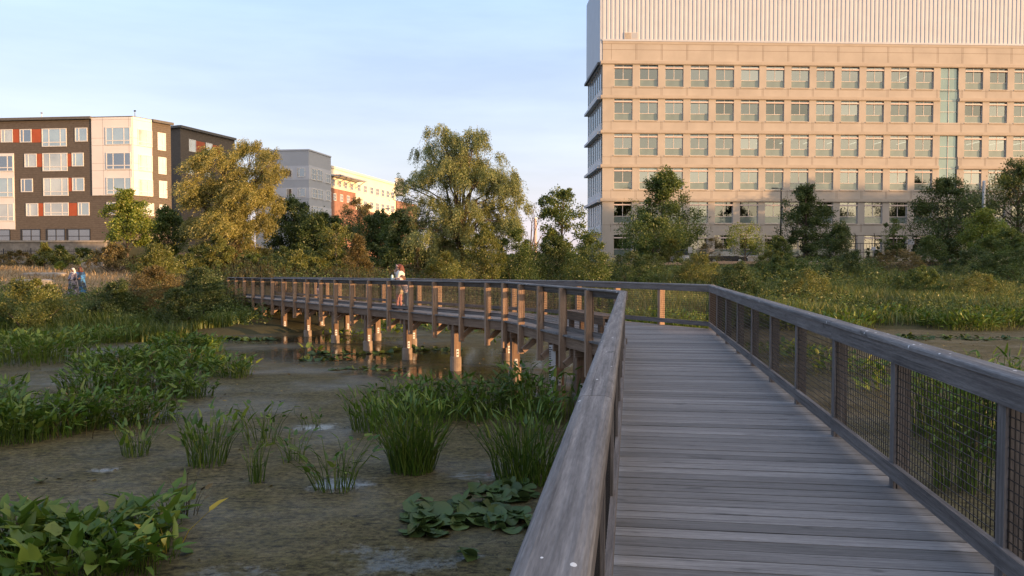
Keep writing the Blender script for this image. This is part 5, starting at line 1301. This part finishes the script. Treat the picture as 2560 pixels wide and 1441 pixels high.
# broad weeds and goldenrod mixed in the meadow
def weeds(n, xr, yr, keep, m, name, label, hh, ls, per=26):
    x, y = scatter(n, xr, yr, keep); k = len(x); z = ground(x, y); h = hh * rng.uniform(.6, 1.35, k)
    t_ = rng.uniform(.15, 1, (k, per)); az = rng.uniform(0, 6.28, (k, per)); ln = rng.normal(0, .12, (k, 2))
    r = .20 * hh * (1 - .55 * t_) * rng.uniform(.2, 1, (k, per))
    c = np.stack([x[:, None] + ln[:, :1] * t_ + np.cos(az) * r, y[:, None] + ln[:, 1:] * t_ + np.sin(az) * r, z[:, None] + h[:, None] * t_], -1).reshape(-1, 3)
    ax = np.stack([np.cos(az), np.sin(az), rng.uniform(.1, .9, (k, per))], -1).reshape(-1, 3)
    v, f = leaf_quads(c, ax, ls * rng.uniform(.6, 1.4, len(c)), .38, rng); return stuff(name, label, v, [f], m)
kp = lambda x, y: (y > shoreY(x) + .6) & (x / y < .68) & (noise2(x, y, .4, 8) > -.1)
weeds(5200, (2, 60), (40, 78), kp, M['lf_mid'], 'meadow_weeds', 'leafy green weeds mixed through the meadow', 1.0, .16)
kp2 = lambda x, y: (y > shoreY(x) + 1.) & (x / y < .68) & (noise2(x, y, .5, 18) > .25)
weeds(3600, (2, 60), (42, 78), kp2, M['lf_gold'], 'goldenrod', 'golden flowering weeds scattered over the meadow', 1.05, .13)
weeds(1500, (2, 60), (42, 78), lambda x, y: kp2(x, y) & (noise2(x, y, .7, 28) > .4), M['lf_rust'], 'rusty_weeds', 'rusty seed-head weeds scattered over the meadow', 1.0, .11)
# left marsh
def offdeck(x, y):
    q = (x - Lb.x) * Cn.x + (y - Lb.y) * Cn.y; s = (x - Lb.x) * Cd.x + (y - Lb.y) * Cd.y
    return ~((q > -.35) & (q < wC + .35) & (s > 12) & (s < LEND + .5))
x, y = scatter(160000, (-46, -6.5), (31, 50), lambda x, y: (y > shoreY(x) - 3.5) & (x / y > -1.0) & (x < np.interp(y, [33, 38, 43, 50], [-14.8, -13.8, -12.6, -11]) + .5 * noise2(x, y, 1.2, 4)) & (y < np.where(x < -20.5, 43.5, 46.5) + 1.2 * noise2(x, y, .6, 2)) & offdeck(x, y))
h = (.55 + .28 * np.clip(noise2(x, y, .7, 5), -1, 1.2)) * rng.uniform(.6, 1.3, len(x)); h = np.where(y > 41.5, h * .75, h)
v, f = blades(np.stack([x, y], 1), np.maximum(ground(x, y), WL) - .02, h, rng.uniform(.02, .045, len(x)), rng.uniform(.1, .55, len(x)), rng)
stuff('marsh_grass', 'green marsh grass filling the left bank above the water', v, [f], M['marsh'])
weeds(2600, (-34, -8), (32, 46), lambda x, y: (y > shoreY(x)) & (x / y > -.72) & offdeck(x, y), M['lf_mid'], 'marsh_weeds', 'leafy weeds mixed through the left marsh', .8, .12)
x, y = scatter(76000, (-60, 0), (45, 78), lambda x, y: offdeck(x, y) & (y > np.where(x > -19, 54, 44.5) + noise2(x, y, .6, 2)) & (x / y > -.95) & (rng.uniform(0, 1, len(x)) < .8))
v, f = blades(np.stack([x, y], 1), ground(x, y) - .02, rng.uniform(.08, .34, len(x)), rng.uniform(.02, .05, len(x)), rng.uniform(.2, .9, len(x)), rng)
stuff('dry_grass', 'dry orange-tan grass on the left ridge and behind the walkway', v, [f], M['dry'])
x, y = scatter(42000, (-19, 5), (43.5, 56), lambda x, y: (y > shoreY(x) - .5) & offdeck(x, y))
v, f = blades(np.stack([x, y], 1), np.maximum(ground(x, y), WL) - .03, .75 * rng.uniform(.5, 1.3, len(x)) * (1 + .3 * noise2(x, y, .7, 7)), rng.uniform(.025, .06, len(x)), rng.uniform(.1, .5, len(x)), rng)
stuff('brush', 'dark brown-green brush on the bank behind the boardwalk', v, [f], M['brush'])
weeds(2600, (-19, 5), (44, 57), lambda x, y: (y > shoreY(x)) & offdeck(x, y), M['lf_dark'], 'brush_weeds', 'dark leafy weeds in the brush behind the boardwalk', .95, .13)
# reeds below the far boardwalk end and beyond the deck
def reedpatch(spots, m, name, label, hh, w=.022, per=110):
    VV = []; FF = []; n0 = 0
    for px, py, rx, ry in spots:
        p = onz(px, py); n = int(per * rx * ry * 4); a = rng.normal(size=(n, 2)) * .5
        x = p.x + a[:, 0] * rx; y = p.y + a[:, 1] * ry
        v, f = blades(np.stack([x, y], 1), np.full(n, WL - .05), hh * rng.uniform(.5, 1.25, n), np.full(n, w), rng.uniform(.1, .5, n), rng); VV.append(v); FF.append(f + n0); n0 += len(v)
    return stuff(name, label, np.concatenate(VV), [np.concatenate(FF)], m)
reedpatch([(600, 815, 1.8, 1.6), (560, 812, 1.6, 1.5), (950, 812, 1.3, 1.5), (1000, 806, 2.0, 2)], M['marsh'], 'reeds', 'thin reeds growing under the far boardwalk', .75)
# broad-leaved water plants
def lances(spots, m, name, label, h, ll, lw, dens=24, lean=.45, yl=0., asobj=True):
    B = []; H = []; S = []
    for px, py, rx, ry, k in spots:
        p = onz(px, py); n = max(4, int(dens * math.pi * rx * ry * 1.2)); rr = np.sqrt(rng.uniform(0, 1, n)); aa = rng.uniform(0, 6.28, n)
        x = p.x + np.cos(aa) * rr * rx; y = p.y + np.sin(aa) * rr * ry; edge = 1 - .45 * rr ** 3
        B.append(np.stack([x, y, np.full(n, WL - .05)], 1)); H.append(h * k * edge * rng.uniform(.42, 1.3, n)); S.append(aa)
    B = np.concatenate(B); H = np.concatenate(H); S = np.concatenate(S); n = len(B)
    v, f = lance(B, H, S + rng.normal(0, 1.0, n), rng.uniform(.05, lean, n), ll * rng.uniform(.45, 1.4, n), lw * rng.uniform(.45, 1.35, n), rng)
    if asobj: o = npmesh(name, v, [f], m, None, True); o['kind'] = 'stuff'; return tag(o, label, name.replace('_', ' '))
    return v, f
lances([(70, 905, 1.75, 1.7, 1.0), (150, 900, 1.0, 1.3, 1.0), (20, 900, 1.3, 1.5, .95)], M['pick_y'], 'pickerelweed', 'bright island of broad-leaved water plants at the left edge', .85, .26, .10, 26)
lances([(265, 860, 1.0, 1.2, .75), (220, 858, .9, 1.2, .7), (310, 855, .7, .8, .7), (420, 800, 3, 1.2, .7), (60, 838, 3.0, 1.5, .8), (200, 830, 3, 1.5, .7)], M['pick'], 'pickerelweed', 'darker band of water plants behind the bright island', .85, .24, .09, 20)
lances([(450, 882, 1.15, .9, .9), (520, 878, .6, .6, .8), (480, 925, 1.0, .7, .85), (570, 940, .7, .5, .75), (300, 925, 1.4, .75, .85), (380, 912, .8, .55, .85), (250, 985, 1.0, .5, .95), (370, 985, 1.15, .55, .95), (470, 992, .65, .45, .9), (60, 1088, 1.1, .6, .95), (170, 1072, .8, .48, .95), (275, 1062, .9, .48, .95), (375, 1055, .6, .42, .9), (10, 1105, .7, .5, 1.0), (10, 1010, .4, .5, .8), (-30, 1090, .7, .6, 1)], M['pick'], 'pickerelweed', 'long drift of dark green water plants crossing the pond diagonally', .66, .22, .085, 125, .55)
lances([(80, 1395, .65, .45, 1.0), (210, 1385, .62, .45, 1.0), (320, 1375, .5, .4, .9), (0, 1400, .6, .5, 1), (150, 1445, .7, .4, 1), (290, 1440, .5, .3, .9), (380, 1330, .35, .3, .8), (420, 1300, .25, .22, .8), (400, 1400, .2, .2, .7)], M['pick'], 'pickerelweed', 'nearest mass of broad leaves in the lower left corner', .44, .235, .118, 120, .6)
lances([(1010, 1040, .8, .7, 1.), (1090, 1045, .8, .7, 1.), (1180, 1040, .8, .7, 1.), (1240, 1035, .6, .5, .9), (1310, 1030, .5, .5, 1.25), (1360, 1040, .42, .42, 1.25), (1410, 1050, .4, .42, 1.2), (1290, 1010, .45, .45, 1.2), (1330, 1060, .45, .4, .9)], M['pick'], 'pickerelweed', 'dense stand of water plants in front of the boardwalk piles', .72, .24, .07, 85, .3)
ys = np.linspace(0, 1, 30)
sp = [(1560 + 1040 * t_, 822 + 6 * math.sin(t_ * 17) - 6 * t_, 1.7, 1.1 + .3 * math.sin(t_ * 9), .85 + .2 * math.sin(t_ * 23)) for t_ in ys]
sp += [(1150 + 420 * t_, 806 + 5 * math.sin(t_ * 17), 1.6, 1.0, .7) for t_ in np.linspace(0, 1, 12)]
lances(sp, M['pick_y'], 'pickerelweed', 'sunlit belt of broad leaves along the far right shore', .85, .27, .10, 26, .5)
lances([(1050, 822, 2., .8, .5), (1150, 830, 1.6, .8, .5), (960, 835, 1.2, .6, .45), (860, 838, 1., .5, .4), (1240, 826, 1.2, .6, .5), (1330, 850, 1.2, .8, .5), (770, 880, .5, .3, .35), (1270, 860, .8, .5, .45)], M['pick_y'], 'water_leaves', 'low green leaf rafts on the water under the boardwalk', .55, .26, .14, 22, .7)
lances([(2150, 930, 1.3, 1.2, .5), (2050, 900, 1.3, 1.2, .5), (2250, 980, 1.0, .8, .6), (1950, 880, 1.4, 1.2, .5), (2330, 960, 1.0, .9, .6)], M['pick_y'], 'water_leaves', 'low leaf rafts seen through the right railing mesh', .6, .24, .12, 24, .6)
lances([(2420, 1130, .55, .6, 1.0), (2350, 1090, .55, .6, 1.0), (2470, 1080, .6, .7, 1.05), (2560, 1100, .5, .6, 1.0), (2400, 1220, .4, .4, .8)], M['pick'], 'tall_water_plants', 'tall stems and leaves close behind the right railing mesh', 1.25, .24, .06, 110, .2)
lances([(430, 905, 1.3, 1.2, .85), (330, 930, 1.2, 1.1, .85), (390, 975, 1.25, 1.0, .9), (300, 1010, 1.3, .9, .95), (100, 1075, 1.1, .8, .95), (250, 1080, 1.2, .8, .95), (210, 1385, .75, .45, .8), (60, 1400, .7, .45, .8), (1090, 1045, 1.3, .7, 1.), (1330, 1045, .7, .5, 1.)], M['dead'], 'dead_stalks', 'yellowed and brown stalks among the water plants', .62, .17, .05, 7, .9)
x, y = scatter(9000, (-26, 30), (5, 42), lambda x, y: (y < shoreY(x) - .5) & (np.abs(x / y) < .7) & (noise2(x, y, .9, 12) + rng.normal(0, .5, len(x)) > .35))
v, f = leaf_quads(np.stack([x, y, np.full(len(x), WL + .006)], 1), np.stack([rng.normal(size=len(x)), rng.normal(size=len(x)), rng.uniform(-.02, .06, len(x))], 1), rng.uniform(.03, .13, len(x)), .45, rng); v[:, 2] = np.clip(v[:, 2], WL + .003, WL + .03)
stuff('floating_debris', 'dead leaves and bits of stalk floating on the pond', v, [f], M['dead'])
# far treeline beyond everything
x = rng.uniform(-420, 420, 60000); y = rng.uniform(330, 380, 60000); zt_ = 4.5 + 2.2 * noise2(x, y * 0, .06, 4) + 1.2 * noise2(x, y * 0, .3, 6); z = 2 + rng.uniform(0, 1, 60000) ** .8 * np.maximum(zt_, 1.5)
v, f = leaf_quads(np.stack([x, y, z], 1), unit(rng, 60000), rng.uniform(1.0, 2.0, 60000), .7, rng); stuff('distant_woods', 'low distant line of woods at the horizon', v, [f], M['lf_dark'])

# ------------------------------------------------------------------ separate water plant clumps, each a thing
def clump(label, px, py, r, h, n, ll, lw, lean, m, seed, stems=True, cat='water plant', kind='pickerelweed_clump'):
    g = np.random.default_rng(seed); p = onz(px, py); rr = np.sqrt(g.uniform(0, 1, n)) * r; aa = g.uniform(0, 6.28, n)
    B = np.stack([np.cos(aa) * rr * .55, np.sin(aa) * rr * .55, np.full(n, -.05)], 1)
    o = thing(kind, label, cat, (p.x, p.y, WL), 0, 'separate water plant clumps')
    v, f = lance(B, h * g.uniform(.35, 1.25, n), aa + g.normal(0, .9, n), (rr / r) * lean * g.uniform(.5, 1.3, n), ll * g.uniform(.6, 1.25, n), lw * g.uniform(.6, 1.25, n), g, g.uniform(.7, 1.4, n) if lean < .6 else None)
    npmesh('foliage', v, [f], m, o, True); return o
clump('tall dense grassy clump standing alone in the middle of the pond', 1030, 1178, .62, .92, 260, .26, .035, .50, M['pick'], 1)
clump('wide grassy clump beside the left cap rail', 1315, 1200, .85, .84, 220, .24, .035, .55, M['pick'], 2)
clump('clump of upright arrow leaves left of the pond middle', 520, 1162, .55, .72, 75, .22, .075, .5, M['pick'], 3)
clump('sparse clump of leaning stalks below the plant drift', 340, 1138, .42, .55, 40, .18, .06, .55, M['pick'], 4)
clump('pair of thin stalk tufts right of the arrow-leaf clump', 640, 1205, .22, .55, 26, .12, .03, .3, M['pick'], 5)
clump('scattered arrow leaves behind the thin stalk tufts', 655, 1105, .65, .55, 34, .20, .07, .6, M['pick'], 6)
clump('dark drooping clump in a puddle of open water', 840, 1222, .55, .62, 48, .19, .065, .75, M['pick'], 7)
clump('small stalks standing left of the dark drooping clump', 735, 1155, .35, .45, 18, .17, .06, .6, M['pick'], 8)
clump('pale airy clump behind the tall grassy clump', 930, 1075, .75, .62, 110, .20, .05, .5, M['pick'], 9)
clump('few dark seed-head stalks above the lower left leaf mass', 465, 1285, .28, .50, 9, .13, .05, .6, M['stalk'], 10)
clump('thin row of leaf tips right of the bright puddle', 790, 1060, .5, .25, 14, .14, .05, .5, M['pick'], 11)
clump('small tuft of stems between the grassy clumps', 1195, 1055, .35, .40, 24, .14, .035, .5, M['pick'], 12)
clump('yellowing tuft at the tip of the plant drift', 598, 945, .35, .5, 30, .2, .05, .5, M['pick_y'], 13)
clump('yellow leaves at the edge of the lower left leaf mass', 425, 1375, .18, .36, 7, .24, .10, .8, M['yellow_leaf'], 14, kind='yellow_leaf_clump')
# lily pads
def lily(label, spots, seed, name='water_lily', st=False):
    g = np.random.default_rng(seed); c0 = onz(*spots[0][:2]); o = thing(name, label, 'water lily', (c0.x, c0.y, WL), 0, 'water lilies'); V = []; Fc = []; n0 = 0; S = MB()
    for px, py, rx, ry, n, rise in spots:
        p = onz(px, py)
        for i in range(n):
            a, rr = g.uniform(0, 6.28), math.sqrt(g.uniform(0, 1)); x, y = p.x + math.cos(a) * rr * rx - c0.x, p.y + math.sin(a) * rr * ry - c0.y
            z = g.uniform(.004, .02) if g.uniform() < .45 else g.uniform(.03, max(rise, .036)); r = g.uniform(.09, .17); tilt = (z > .03) * g.uniform(.1, .7); ta = g.uniform(0, 6.28); k = 18; na = g.uniform(0, 6.28)
            pts = [(0, 0, -.01)]
            for j in range(k + 1):
                th = na + .22 + (2 * math.pi - .44) * j / k; q = r * (1 + .05 * math.sin(3 * th + na) + .03 * math.sin(7 * th)); pts.append((q * math.cos(th), q * math.sin(th), .018 * math.sin(2 * th + na) * (1 + 2 * tilt) + .02 * tilt))
            R = Matrix.Rotation(tilt, 3, Vector((math.cos(ta), math.sin(ta), 0)))
            for q in pts:
                w = R @ Vector(q); V.append((w.x + x, w.y + y, max(w.z + z + .012, .004)))
            for j in range(k): Fc.append((n0, n0 + 1 + j, n0 + 2 + j))
            n0 += k + 2
            if z > .05: S.tube([(x, y, -.05), (x, y, z)], [.006, .005], 4)
    if st:
        bpy.data.objects.remove(o); o = npmesh('floating_pads', np.array(V) + np.array([c0.x, c0.y, WL]), [np.array(Fc)], M['lily'], None, True); o['kind'] = 'stuff'; tag(o, label, 'floating leaves'); return
    npmesh('pads', np.array(V), [np.array(Fc)], M['lily'], o, True)
    if S.v: S.build('stems', M['stalk'], o)
lily('heaped patch of round lily pads beside the left railing', [(1160, 1290, .75, .62, 80, .13), (1260, 1235, .5, .4, 34, .07), (1080, 1330, .3, .25, 16, .06), (1280, 1310, .4, .3, 22, .09)], 1)
lily('single cupped lily pad below the heaped patch', [(1170, 1398, .05, .05, 2, .12)], 2)
lily('dark lone pad on the duckweed at the left', [(95, 1208, .06, .05, 1, .02)], 3)
lily('row of small pads below the far boardwalk end', [(620, 850, 1.2, .5, 45, .05), (560, 850, .8, .4, 25, .05)], 4)
lily('scattered pads floating by the middle piles', [(870, 885, 1.6, .6, 34, .04), (790, 900, 1.2, .4, 18, .04), (930, 925, 1.4, .4, 16, .04), (1080, 875, 1.6, .6, 30, .04)], 5, st=True)
lily('pads floating near the far right shore', [(2440, 848, 3.5, .8, 70, .05), (2300, 842, 2.5, .8, 40, .05), (2200, 850, 2, .7, 34, .05)], 6, st=True)
